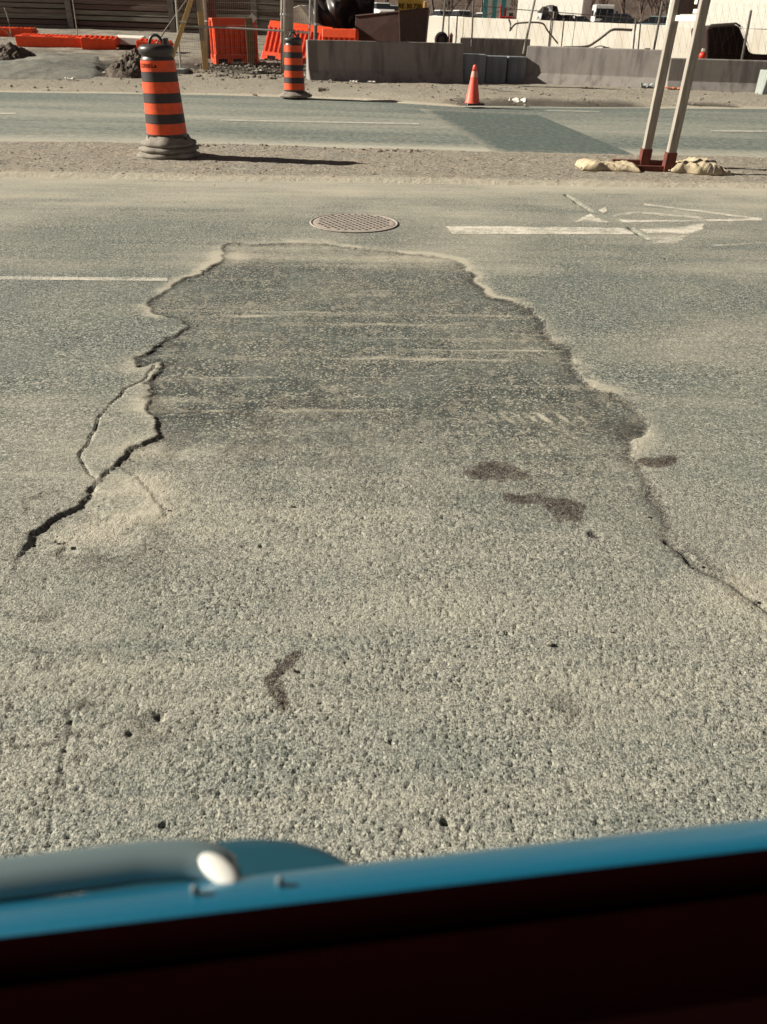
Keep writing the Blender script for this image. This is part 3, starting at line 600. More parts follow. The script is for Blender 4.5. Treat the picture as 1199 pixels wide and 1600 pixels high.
# teal panel, red pump and dark heap on the wall
q = at(776, 14, 66); t = thing('striped_panel', 'teal and white striped panel above the cream wall', 'panel', (q.x, 66, 1.0))
M_teal = mat('teal_sheet', (0.10, 0.42, 0.38), 0.6); M_red = mat('red_metal', (0.50, 0.035, 0.04), 0.55)
for i in range(6): MB().box((q.x + (i - 2.5) * .32, 66, 2.75), (.31, .08, 2.2)).build('stripe', M_white if i % 2 else M_teal, t)
q = at(792, 24, 62); t = thing('pump', 'red pump with upright handles on top of the cream wall', 'pump', (q.x, 62, 1.6))
MB().box((q.x, 62, 1.98), (1.0, .4, .25)).build('body', M_red, t, bevel=.05); MB().tube([(q.x - .4, 62, 2), (q.x - .45, 62, 2.75)], .07).build('handle', M_red, t); MB().tube([(q.x - .1, 62, 2), (q.x - .12, 62, 2.6)], .08).build('handle', M_red, t); MB().tube([(q.x + .3, 62, 2), (q.x + .3, 62, 2.3)], .15).build('motor', M_iron, t)
q = at(872, 30, 63.5); t = MB()
for i in range(9): blob(t, (q.x + (i - 4) * .27, 63.5, 1.95 + .3 * math.exp(-((i - 2) / 1.6) ** 2)), .36 + (.25 if i in (1, 2) else 0), 40 + i, (1, 1, 1.0))
tag(t.build('rubbish_heap', M_tarp), 'dark heap of covered material on the highway before the white trailer', 'heap')

# ------------------------------------------------------------------ concrete barriers
JERSEY = [(-.30, 0), (.30, 0), (.30, .08), (.155, .33), (.10, 1.0), (-.10, 1.0), (-.155, .33), (-.30, .08)]
def barrier(label, a, b, h, m=M_conc, name='concrete_barrier', wide=1.0):
    a, b = Vector(a), Vector(b); t = thing(name, label, 'barrier', (a + b) / 2, 'grey concrete barriers along the works')
    poly = [(u_ * wide, w_ * h if w_ > .34 else w_ * min(1, h / .9)) for u_, w_ in JERSEY]
    d = (b - a).normalized(); L = (b - a).length
    MB().prism(poly, a, b).build('body', m, t, bevel=.025)
    for f_ in (.25, .75): MB().prism([(.302 * wide, -.004), (.304 * wide, -.004), (.304 * wide, .06), (.302 * wide, .06)], a + d * (L * f_ - .18), a + d * (L * f_ + .18)).build('drain_slot', M_black_s, t)
    return t
def barr(label, pl, pr, ytl, m=M_conc, dz=-0.02, Yl=None, Yr_=None):
    a = atz(*pl) if Yl is None else at(pl[0], pl[1], Yl); b = atz(*pr) if Yr_ is None else at(pr[0], pr[1], Yr_)
    top = at(pl[0], ytl, a.y).z; a.z = b.z = dz; return barrier(label, a, b, top - dz, m)
barr('long grey concrete barrier, leftmost, below the brown steel skip', (481, 131), (719, 133), 62)
barr('grey concrete barrier set back behind the three blue-grey blocks', (716, 122), (822, 125), 58)
barr('grey concrete barrier with pipes standing behind it, right of the blocks', (819, 133), (1030, 143), 71)
barr('grey concrete barrier below the dark hopper, behind the sign posts', (1037, 144), (1290, 152), 90)
for i, (x0, x1, yt) in enumerate(((718, 756, 84), (757, 788, 87), (790, 818, 88))):
    a, b = atz(x0, 133.0), atz(x1, 133.4); top = at(x0, yt, a.y).z; y0 = min(a.y, b.y) - .05
    a.y = b.y = y0; h = top
    tag(MB().box(((a.x + b.x) / 2, y0 + .28, h / 2), (b.x - a.x, .5, h), Matrix.Rotation(R(2 * (i - 1)), 3, 'Z')).build('concrete_block', M_conc_b, bevel=.02),
        ['blue-grey concrete block, leftmost of three, behind the orange cone', 'blue-grey concrete block, middle one of three right of the cone', 'blue-grey concrete block, rightmost of three beside the cone'][i], 'block', 'blue-grey blocks before the barrier')
a, b = atz(1177, 150), atz(1290, 153); tt = thing('concrete_barrier', 'pale flared concrete block at the right edge, before the last barrier', 'barrier', a)
a.y -= .2; b.y -= .25
MB().prism([(-.18, 0), (.34, 0), (.30, .05), (.42, .52), (.38, .58), (-.18, .58)], a, b).build('body', M_conc_l, tt, bevel=.02)

# pipe posts and rails of the site fence behind the barriers
M_pipe = mat('dark_pipe', (0.10, 0.09, 0.08), 0.6, (0.16, 0.14, 0.12), 14); M_pipe_l = mat('light_pipe', (0.36, 0.33, 0.28), 0.6, (0.22, 0.2, 0.17), 14)
sf = thing('site_fence', 'pipe and rail fence standing behind the grey barriers', 'fence', (4, 26.5, 0))
for (x0, y0, x1, y1, r, m_) in ((690, 55, 698, -20, .028, M_pipe), (712, 60, 715, 24, .02, M_pipe), (737, 58, 741, -20, .024, M_pipe), (701, 60, 702, 24, .016, M_pipe), (858, 70, 840 + 26, 18, .018, M_pipe_l), (816 + 40, 70, 862, 28, .02, M_pipe),
                         (818, 70, 842, -30, .035, M_pipe_l), (876, 72, 882, 28, .018, M_pipe), (988, 80, 994, 30, .026, M_pipe), (996, 80, 1001, 38, .02, M_pipe), (1018, 84, 1036, 2, .036, M_pipe), (1157, 92, 1174, 16, .038, M_pipe)):
    a = at(x0, y0 + 14, 26.5); b = at(x1, y1, 26.5); MB().tube([a, b], r, 8).build('post', m_, sf)
for l, r in (([(690, 23), (745, 26), (800, 14), (880, 20), (930, 24), (1000, 30)], .012), ([(683, 24), (715, 25), (745, 27)], .015), ([(690, 8), (740, 9), (800, 13)], .010)):
    MB().tube([at(a, b, 26.6) for a, b in l], r, 6).build('rail', M_pipe, sf)
wm = MB()
for i in range(46):
    x = 690 + i * 11.2; a = at(x, 66 + (x - 690) * .045, 26.65); b = at(x + 16, 4, 26.65); wm.tube([a, b], .0022, 3, False)
    a = at(x + 16, 66 + (x - 674) * .045, 26.65); b = at(x, 4, 26.65); wm.tube([a, b], .0022, 3, False)
struct(wm.build('wire_mesh', M_pipe, sf), 'stuff')
def hose(label, l, Y, r, m_=M_pipe):
    pts = [at(a, b, Y) for a, b in l]; P = []
    for i in range(len(pts) - 1):                       # smooth the course
        p0, p1, p2, p3 = pts[max(i - 1, 0)], pts[i], pts[i + 1], pts[min(i + 2, len(pts) - 1)]
        for k in range(6):
            t = k / 6; P.append(.5 * ((2 * p1) + (p2 - p0) * t + (2 * p0 - 5 * p1 + 4 * p2 - p3) * t * t + (3 * p1 - p0 - 3 * p2 + p3) * t ** 3))
    P.append(pts[-1]); return tag(MB().tube(P, r, 7).build('hose', m_, None, True), label, 'hose')
hose('dark hose rising in a curve over the grey barrier', [(880, 74), (915, 73), (930, 66), (945, 55), (956, 47), (968, 46), (988, 47)], 26.2, .035)
hose('thin dark cable hanging down the cream wall', [(795, 30), (798, 38), (797, 48), (803, 40), (812, 36), (846, 36), (856, 48), (872, 68)], 40, .035)
hose('tangle of thin wire lying on the barrier top', [(928, 75), (936, 72), (945, 73), (950, 77), (940, 76), (948, 74), (958, 77)], 25.6, .014)
# tyre
p = at(690, 62, 26.0); t = thing('tyre', 'black tyre standing behind the leftmost barrier, against a pipe', 'tyre', p)
tb = MB()
V = []; F = []; n1, n2 = 20, 8
for i in range(n1):
    for k in range(n2):
        A, B = 2 * math.pi * i / n1, 2 * math.pi * k / n2; V.append(p + Vector(((.14 + .06 * math.cos(B)) * math.cos(A), .09 * math.sin(B), (.14 + .06 * math.cos(B)) * math.sin(A))))
for i in range(n1):
    for k in range(n2): F.append((i * n2 + k, i * n2 + (k + 1) % n2, ((i + 1) % n1) * n2 + (k + 1) % n2, ((i + 1) % n1) * n2 + k))
tb.add(V, F).build('tread', M_tyre, t, True); MB().tube([p + Vector((0, -.03, 0)), p + Vector((0, .03, 0))], .10, 14).build('rim', M_iron, t)
p = at(705, 62, 25.6); tag(MB().box(p, (.09, .09, .24)).add([p + Vector(q) for q in ((-.06, -.06, .10), (.06, -.06, .10), (.06, .06, .10), (-.06, .06, .10), (0, 0, .18))], [(0, 1, 4), (1, 2, 4), (2, 3, 4), (3, 0, 4), (3, 2, 1, 0)]).build('pipe_stub', mat('dull_red', (0.20, 0.05, 0.04), .7)), 'small dull red stub on the barrier beside the tyre', 'stub')
p = at(1011, 82, 25.8); tag(MB().box(p, (.10, .1, .16)).box(p + Vector((0, 0, .09)), (.13, .13, .03)).build('pipe_stub', M_pole_d), 'small dark stub on the barrier top by the tall pipe', 'stub')

# dark hopper under netting
hx = thing('netted_hopper', 'dark brown hopper under netting behind the right-hand barrier', 'hopper', at(1130, 96, 27.5))
V = []; 
def ring(Y): return [at(a, b, Y) for a, b in ((1104, 100), (1105, 45), (1112, 41), (1148, 38), (1156, 42), (1166, 66), (1172, 82), (1182, 85), (1290, 90), (1290, 104))]
f_, b_ = ring(27.2), [p + Vector((0, 1.5, 0)) for p in ring(27.2)]
n = len(f_); MB().add(f_ + b_, [tuple(range(n)), tuple(range(2 * n - 1, n - 1, -1))] + [(k, (k + 1) % n, n + (k + 1) % n, n + k) for k in range(n)]).build('body', mat('netting_black', (0.030, 0.014, 0.011), .85, (0.018, .010, .009), 60), hx, bevel=.05)
net = MB()
for i in range(12):
    net.tube([at(1105 + i * 6.5, 97, 27.14), at(1103 + min(i * 6.5 + 52, 52 + i * 1.2), 41 + max(0, i - 5) * 4, 27.14)], .006, 4)
    net.tube([at(1106, 90 - i * 4.3, 27.13), at(1152 + (16 if i < 5 else 6), 92 - i * 4.3, 27.13)], .005, 4)
net.build('netting', M_black_s, hx)
MB().tube([at(1105, 43, 27.1), at(1112, 39, 27.1), at(1150, 36.5, 27.1), at(1157, 41, 27.1)], .03, 6).build('rim', M_pipe, hx)
rb = MB(); blob(rb, at(1098, 87, 26.3), .11, 3, n=14, m=9, amp=0.0); tb = thing('warning_light', 'round red warning light on the barrier beside the dark hopper', 'light', at(1098, 93, 26.3))
rb.build('lens', mat('red_lens', (0.62, 0.055, 0.03), .35), tb, True); MB().tube([at(1098, 93, 26.3) - Vector((0, 0, .1)), at(1098, 84, 26.3)], .07).build('base', M_black_p, tb); MB().tube([at(1099.5, 81, 26.3), at(1101, 76, 26.3)], .075).build('cap', M_pipe_l, tb)

# ------------------------------------------------------------------ timber wall at the left
M_plank = [mat('lagging_board', c, .9, tuple(q * .55 for q in c), 3.5, .5, .015, stretch=(.35, 1, 6)) for c in ((0.235, 0.205, 0.17), (0.29, 0.26, 0.215), (0.20, 0.15, 0.125), (0.25, 0.235, 0.20), (0.165, 0.11, 0.092))]
lw = thing('timber_retaining_wall', 'weathered timber plank wall between steel posts at the upper left', 'wall', at(120, 55, 41))
rg = random.Random(3)
posts = [(-55, 41.0), (116, 41.0), (273, 40.2), (400, 39.6), (520, 39.2)]
def wbase(px, Y): p = at(px, 55, Y); return Vector((p.x, Y, gz(p.x, Y) - .05))
H = 0.205
for i in range(len(posts) - 1):
    a, b = wbase(*posts[i]), wbase(*posts[i + 1])
    for j in range(13):
        z = j * H; off = rg.uniform(-.07, .05); g_ = rg.uniform(.012, .05); n = Vector((0, 1, 0))
        tilt = rg.uniform(-.014, .014)
        P = [a + Vector((0.02, off, z)), b + Vector((-.02, off, z + tilt)), b + Vector((-.02, off + .09, z + tilt)), a + Vector((.02, off + .09, z)),
             a + Vector((0.02, off + rg.uniform(-.03, .03), z + H - g_)), b + Vector((-.02, off + rg.uniform(-.03, .03), z + H - g_ + tilt)), b + Vector((-.02, off + .09, z + H - g_)), a + Vector((.02, off + .09, z + H - g_))]
        MB().hull8(P).build('plank', M_plank[0 if i != 1 and rg.random() < .4 else rg.choice((0, 1, 2, 3, 4, 1, 4) if i != 1 else (2, 4, 4, 0, 3))], lw)
for i, (px, Y) in enumerate(posts[:4]):
    p = wbase(px, Y); h = 2.8
    q = MB(); q.box(p + Vector((0, -.20, h / 2)), (.25, .018, h)); q.box(p + Vector((0, -.02, h / 2)), (.014, .34, h)); q.box(p + Vector((0, .16, h / 2)), (.25, .018, h)); q.build('post', mat('post_steel', (0.27, .265, .235), .7, (.17, .15, .13), 6, metal=.2), lw)
# timber backing so no sky shows between boards
for i in range(len(posts) - 1):
    a, b = wbase(*posts[i]), wbase(*posts[i + 1]); MB().hull8([a + Vector((0, .3, 0)), b + Vector((0, .3, 0)), b + Vector((0, .5, 0)), a + Vector((0, .5, 0)), a + Vector((0, .3, 2.6)), b + Vector((0, .3, 2.6)), b + Vector((0, .5, 2.6)), a + Vector((0, .5, 2.6))]).build('earth_backing', M_pole_d, lw)

# ------------------------------------------------------------------ orange plastic barriers
def plastic_barrier(label, a, b, h, th=.40, lean=0.0, group='orange plastic barriers', nslots=3):
    """a, b: foot ends; lean tips it backwards"""
    a, b = Vector(a), Vector(b); t = thing('plastic_barrier', label, 'barrier', (a + b) / 2, group)
    d = (b - a).normalized(); L = (b - a).length; bk = Vector((-d.y, d.x, 0)).normalized()
    up = (Vector((0, 0, 1)) * math.cos(lean) + bk * math.sin(lean)); o = (bk * math.cos(lean) - Vector((0, 0, 1)) * math.sin(lean))
    def pt(s, w, z): return a + d * s + o * w + up * z
    def bx_(s0, s1, w0, w1, z0, z1, k=0.0): return [pt(s0, w0, z0), pt(s1, w0, z0), pt(s1, w1, z0), pt(s0, w1, z0), pt(s0, w0 + k, z1), pt(s1, w0 + k, z1), pt(s1, w1 - k, z1), pt(s0, w1 - k, z1)]
    q = MB(); q.hull8(bx_(0, L, 0, th, 0, h * .22)); q.hull8(bx_(0.01, L - .01, .06, th - .06, h * .2, h * .9)); q.hull8(bx_(0, L, .02, th - .02, h * .80, h, .06)); q.build('body', M_orange, t, bevel=.02)
    nr = max(4, int(L / .16))
    for i in range(nr + 1):
        s = .03 + (L - .09) * i / nr; MB().hull8(bx_(s, s + .055, .012, .10, h * .2, h * .82, .0)).build('rib', M_orange, t)
    for i in range(nslots):
        s = L * (i + .5) / nslots; MB().hull8(bx_(s - .13, s + .13, -.004, .02, h * .02, h * .12)).build('fork_slot', M_black_s, t)
    for s in (0.0, L): MB().tube([pt(s, th / 2, h * .15), pt(s, th / 2, h * .95)], .045, 8).build('coupling', M_orange, t)
    return t
a = on_ground(338, 101); b = on_ground(406, 99); b.y = a.y + .7; print('PB', a, b)
plastic_barrier('upright orange plastic barrier in shade, behind the wire fence', a, b, at(338, 28, a.y).z - a.z)
a = at(407, 95, 27.3); b = at(505, 100, 26.6); a.z = gz(a.x, a.y); b.z = gz(b.x, b.y)
plastic_barrier('orange plastic barrier tipped back behind the utility pole', a, b, 1.30, .45, R(34))
a = at(503, 66, 25.9); b = at(556, 68, 25.7); a.z = b.z = .05
plastic_barrier('orange plastic barrier showing above the leftmost concrete barrier', a, b, at(503, 44, 25.9).z - .05, .35)
for lab, p0, p1, w, ln in (('toppled orange barrier lying flat at the left edge', (-60, 57), (52, 59), .8, 86), ('long toppled orange barrier lying flat below the timber wall', (26, 73), (132, 76), .95, 84), ('short toppled orange barrier beside the white board', (128, 78), (181, 79), .8, 80), ('dull red toppled barrier behind the near striped barrel', (214, 82), (262, 84), .5, 78)):
    a, b = on_ground(*p0), on_ground(*p1); plastic_barrier(lab, a + Vector((0, 0, .32)), b + Vector((0, 0, .30)), w, .32, R(ln), 'toppled orange barriers')
a = on_ground(180, 76); b = on_ground(224, 78); q = MB(); q.hull8([a + Vector((0, 0, .12)), b + Vector((0, 0, .12)), b + Vector((0, .5, .22)), a + Vector((0, .5, .22)), a + Vector((0, -.02, .34)), b + Vector((0, -.02, .34)), b + Vector((0, .5, .40)), a + Vector((0, .5, .40))])
q2 = thing('white_board', 'white board lying between toppled orange barriers', 'board', a); q.build('panel', M_white, q2, bevel=.02); MB().box((a + b) / 2 + Vector((0, .25, .08)), (.9, .3, .1)).build('batten', M_pole_d, q2)

# posts, poles, brace
def pole(name, label, cat, base, top, r0, r1, m_, extra=None):
    t = thing(name, label, cat, base); base = Vector(base); top = Vector(top)
    MB().tube([base - Vector((0, 0, .15)), base.lerp(top, .33), base.lerp(top, .66), top], [r0, r0 * .67 + r1 * .33, r0 * .33 + r1 * .67, r1], 16).build('shaft', m_, t, True)
    for i in range(3):
        c = base.lerp(top, .2 + .13 * i); MB().tube([c + Vector((-.012, -r0 * 1.02, 0)), c + Vector((.012, -r0 * 1.0, .01))], .008, 5).build('staple', M_galv, t)
    MB().tube([base.lerp(top, .30), base.lerp(top, .31)], r0 * 1.04, 16).build('band', M_galv, t)
    return t
b = on_ground(448, 117); tp = at(449, -60, b.y); pole('utility_pole', 'grey utility pole behind the farther striped barrel', 'pole', b, b + (tp - b) * 1.8, .165, .145, M_pole)
b = on_ground(333, 92); tp = at(324, -40, b.y); pole('timber_pole', 'dark brown timber pole left of the upright orange barrier', 'pole', b, b + (tp - b) * 1.5, .20, .18, M_pole_d)
b = on_ground(396, 98); tp = at(395, 28, b.y - .9); b.y -= .9; b.z = gz(b.x, b.y)
t = thing('timber_stub', 'short brown timber stub before the upright orange barrier', 'post', b); MB().box((b + tp) / 2, (.20, .2, (tp - b).length)).build('shaft', mat('brown_stub', (.22, .13, .06), .85, (.13, .08, .04), 8), t, bevel=.01); MB().box(tp + Vector((0, -.02, 0)), (.16, .14, .16), Matrix.Rotation(R(40), 3, 'Y')).build('cap', M_white, t)
b = on_ground(322, 110); tp = at(310, -20, b.y); t = thing('lumber_post', 'pale new lumber post standing left of the upright orange barrier', 'post', b)
d = (tp - b); 
MB().hull8([b + Vector((x, y, -.1)) for x, y in ((-.07, -.05), (.07, -.05), (.07, .05), (-.07, .05))] + [b + d * 1.2 + Vector((x, y, 0)) for x, y in ((-.07, -.05), (.07, -.05), (.07, .05), (-.07, .05))]).build('shaft', M_wood_y, t, bevel=.006)
for f0 in (.45, .8): MB().box(b + d * f0 + Vector((-.02, -.058, 0)), (.10, .02, .3)).build('splint', M_wood_w, t)
b = on_ground(262, 112); tp = at(303, -12, b.y + .4); t = thing('lumber_brace', 'yellow lumber brace leaning up behind the near striped barrel', 'brace', b)
d = tp - b; e = Vector((.045, 0, -.02)); g2 = Vector((0, .045, 0))
MB().hull8([b - e - g2, b + e - g2, b + e + g2, b - e + g2] + [q + d * 1.3 for q in (b - e - g2, b + e - g2, b + e + g2, b - e + g2)]).build('plank', M_wood_y, t, bevel=.005)
MB().tube([b + d * .62 + Vector((-.09, -.06, .02)), b + d * .62 + Vector((.09, -.06, .02))], .018, 6).build('clamp', M_galv, t)
b = on_ground(232, 90); hose('thin grey stay wire slanting up behind the near striped barrel', [(236, 82), (262, 42), (292, 0), (310, -26)], on_ground(262, 112).y + .8, .018, M_pipe)
for lab, l in (('thin wire stake leaning at the far left, right of the other', [(18, 58), (13, 30), (7, 12)]), ('thin wire stake bent low at the left edge', [(18, 58), (8, 48), (-8, 38)]), ('thin dark rod rising from the long toppled barrier', [(124, 72), (121, 50), (113, -6)])):
    hose(lab, l, 31, .016, M_pipe_l)

# wire fence panel
fp = thing('wire_fence_panel', 'temporary wire fence panel across the upright orange barrier', 'fence', on_ground(365, 114))
fl, fr_ = on_ground(283, 112), on_ground(481, 116); fl = at(283, 112, 23.2); fr_ = at(482, 117, 22.8)
L0, L1 = at(282, 113, 23.2), at(247, -40, 23.2); R0, R1 = at(482, 118, 22.8), at(486, -40, 22.8)
L0 = at(281, 113, 23.2); L1 = at(274, -40, 23.2)
lp = [(283, 112), (279, 60), (275, 0), (273, -40)]
MB().tube([at(a, b, 23.2) for a, b in lp], .026, 8).build('post', M_galv, fp); MB().tube([R0, R1], .026, 8).build('post', M_galv, fp)
MB().tube([at(283, 112, 23.2), at(380, 113, 23.0), at(482, 117, 22.8)], .024, 8).build('bottom_rail', M_pipe, fp)
MB().tube([at(279, 40, 23.2), at(380, 44.5, 23.0), at(484, 51, 22.8)], .022, 8).build('middle_rail', M_galv, fp)
wf = MB()
for i in range(1, 66):
    f0 = i / 66; a = at(283, 112, 23.2).lerp(R0, f0); b = at(273, -40, 23.2).lerp(R1, f0); wf.tube([a, b], .0026, 3, False)
for j in range(14):
    z = .1 + j * .16; a = at(283, 112, 23.2); b = R0.copy(); wf.tube([a + Vector((0, 0, z)), b + Vector((0, 0, z))], .0024, 3, False)
struct(wf.build('wire_mesh', M_pipe_l, fp), 'stuff')
for q in ((286, 114), (482, 120)):
    c = on_ground(*q); MB().box(c + Vector((0, 0, .04)), (.22, .6, .12)).build('foot', M_conc_l, fp, bevel=.02)
p = at(507, 62, 26); tq = thing('steel_post', 'dark steel post beside the black tarpaulin', 'post', (p.x, 26, 0)); MB().tube([at(492, 100, 25.2), at(495, -40, 25.2)], .05, 8).build('shaft', M_pipe, tq); MB().tube([at(494, 40, 25.2), at(494.2, 36, 25.2)], .062, 8).build('collar', M_galv, tq)

# white sloped slab behind the pole
w0 = [at(a, b, 31) for a, b in ((442, 66), (510, 66), (503, 46), (478, 8), (468, 8), (440, 18))]; w1 = [q + Vector((.1, 1.2, 0)) for q in w0]; n = 6
ws = thing('white_slab', 'sunlit white sloping slab behind the utility pole', 'slab', w0[0]); MB().add(w0 + w1, [tuple(range(n)), tuple(range(2 * n - 1, n - 1, -1))] + [(k, (k + 1) % n, n + (k + 1) % n, n + k) for k in range(n)]).build('body', M_conc_w, ws, bevel=.02)
MB().hull8([w0[3] + Vector((-.2, -.2, 0)), w0[3] + Vector((0, -.2, -.05)), w0[2] + Vector((.1, -.2, 0)), w0[2] + Vector((-.12, -.2, 0))] + [q + Vector((0, .15, 0)) for q in (w0[3] + Vector((-.2, -.2, 0)), w0[3] + Vector((0, -.2, -.05)), w0[2] + Vector((.1, -.2, 0)), w0[2] + Vector((-.12, -.2, 0)))]).build('edge_strip', M_white, ws)

# steel skip
sk = thing('steel_skip', 'brown steel skip above the leftmost concrete barrier, below the yellow sign', 'skip', at(610, 66, 27))
A0, A1, A2 = at(553, 75, 26.6), at(626, 75, 26.2), at(664, 75, 27.4); B0, B1, B2 = at(556, 25, 26.6), at(624, 18, 26.2), at(670, 13, 27.4)
bk = Vector((.1, 1.7, 0)); MB().add([A0, A1, A2, A2 + bk, A0 + bk, B0, B1, B2, B2 + bk, B0 + bk], [(4, 3, 2, 1, 0), (5, 6, 7, 8, 9), (0, 1, 6, 5), (1, 2, 7, 6), (2, 3, 8, 7), (3, 4, 9, 8), (4, 0, 5, 9)]).build('body', M_skip, sk, bevel=.015)
MB().tube([B0, B1, B2], .028, 6).build('top_rail', M_skip, sk); MB().tube([A1 + Vector((0, -.01, 0)), B1 + Vector((0, -.01, 0))], .02, 6).build('corner_post', M_skip, sk)
# yellow sign with lettering
yd = thing('yellow_sign', 'yellow sign with black lettering above the steel skip', 'sign', at(641, 18, 27.8))
s0, s1, s2, s3 = at(623, 17, 27.8), at(662, 15, 27.8), at(659, -14, 27.8), at(621, -12, 27.8); bk = Vector((0, .03, 0))
MB().hull8([s0, s1, s1 + bk, s0 + bk, s3, s2, s2 + bk, s3 + bk]).build('panel', mat('sign_yellow', (.62, .44, .08), .6, (.50, .34, .06), 8), yd)
for s in (628, 655): MB().tube([at(s, 60, 27.9), at(s, -10, 27.9)], .03, 6).build('leg', M_pipe, yd)
def lettering(txt, size, m_, parent, place, name='lettering'):
    cu = bpy.data.curves.new(name, 'FONT'); cu.body = txt; cu.size = size; cu.align_x = 'CENTER'; cu.align_y = 'CENTER'; cu.offset = size * .02
    o = bpy.data.objects.new(name, cu); C.objects.link(o); dg = bpy.context.evaluated_depsgraph_get(); me = bpy.data.meshes.new_from_object(o.evaluated_get(dg)); bpy.data.objects.remove(o)
    for v in me.vertices: v.co = place(v.co.x, v.co.y)
    return finish(me, name, m_, parent)
cN = at(641, 10, 27.78); lettering('RE 30 720', .17, M_black_s, yd, lambda x, y: cN + Vector((x, -.004, y)))
MB().box(at(665, 8, 27.7), (.10, .05, .2)).build('lamp', mat('amber_lens', (.8, .52, .22), .4), yd, bevel=.02)

# black tarpaulin
U, V = np.meshgrid(np.linspace(0, 1, 60), np.linspace(0, 1, 40))
lo = np.interp(U, [0, .12, .3, .5, .7, .85, 1], [30, 40, 47, 48, 44, 40, 30]); pxs = 487 + U * 101
pts_ = np.zeros(U.shape + (3,))
fold = .12 * np.sin(U * 15 + V * 6 + 2 * np.sin(V * 4)) + .05 * np.sin(U * 31 - V * 11) + .25 * np.sin(U * 6 + V * 5)
for i in range(U.shape[0]):
    for j in range(U.shape[1]):
        py = -35 + (lo[i, j] + 35) * V[i, j]; q = at(pxs[i, j] - 8 * V[i, j] * (U[i, j] - .5), py, 28.4 + fold[i, j] - .5 * V[i, j]); pts_[i, j] = q
tp_ = grid_mesh('tarpaulin', pts_[..., 0], pts_[..., 1], pts_[..., 2], M_tarp); so = tp_.modifiers.new('s', 'SOLIDIFY'); so.thickness = .03
tag(tp_, 'black plastic tarpaulin hanging in folds above the orange barrier', 'tarpaulin')

# rubble heap
hp = on_ground(196, 122); V_ = []
xs = np.linspace(-.75, .85, 90)[None, :]; ys = np.linspace(-.2, 2.2, 80)[:, None]; XX = np.broadcast_to(xs, (80, 90)); YY = np.broadcast_to(ys, (80, 90))
r_ = np.hypot(XX / .68, (YY - .9) / 1.0); hh = np.clip(1 - r_, 0, 1) ** .6 * .48 * (0.5 + fbm(XX * 3.2, YY * 3.2, 77)) + .22 * (fbm(XX * 11, YY * 11, 78) - .5) * sstep(1.0, .7, r_) - .03 * sstep(.9, 1.05, r_)
gzv = ground_z(XX + hp.x, YY + hp.y)
M_soil = mat('dark_soil', (0.055, 0.038, 0.030), .95, (0.17, 0.14, 0.11), 9, .9, .05, bscale=26)
tag(grid_mesh('soil_heap', XX + hp.x, YY + hp.y, gzv + hh, M_soil, None, None, False), 'dark heap of broken soil left of the near striped barrel', 'heap')
hp2 = on_ground(-6, 100); tag(grid_mesh('soil_heap', XX + hp2.x, YY * 1.1 + hp2.y, ground_z(XX + hp2.x, YY * 1.1 + hp2.y) + hh * .8, M_soil, None, None, False), 'dark heap of soil cut by the left edge of the picture', 'heap')
# bare asphalt apron at the left of the verge
U, V = np.meshgrid(np.linspace(0, 1, 60), np.linspace(0, 1, 60)); c = [on_ground(*q) for q in ((-60, 128), (172, 130), (170, 84), (10, 80))]
fx = lambda i: (c[0][i] * (1 - U) + c[1][i] * U) * (1 - V) + (c[3][i] * (1 - U) + c[2][i] * U) * V
ax, ay = fx(0), fx(1); ap = grid_mesh('asphalt_apron', ax, ay, ground_z(ax, ay) + .035 + .05 * (fbm(ax * 4, ay * 4, 7) - .5) + .11 * (.4 + 1.2 * fbm(ax * 1.1, ay * 1.1, 6)) * np.sin(np.pi * U) * np.sin(np.pi * np.clip(V * 1.1, 0, 1)) + .05 * (fbm(ax * 1.2, ay * 1.2, 3) - .5) - .12 * (1 - np.minimum(1, np.minimum(np.minimum(U, 1 - U), np.minimum(V, 1 - V)) * 9 + .6 * (fbm(ax * 2, ay * 2, 9) - .5))), M_apron, None, dict(dust=np.full(U.shape, .30) + .5 * (fbm(ax * .7, ay * .7, 5) - .5))); struct(ap)

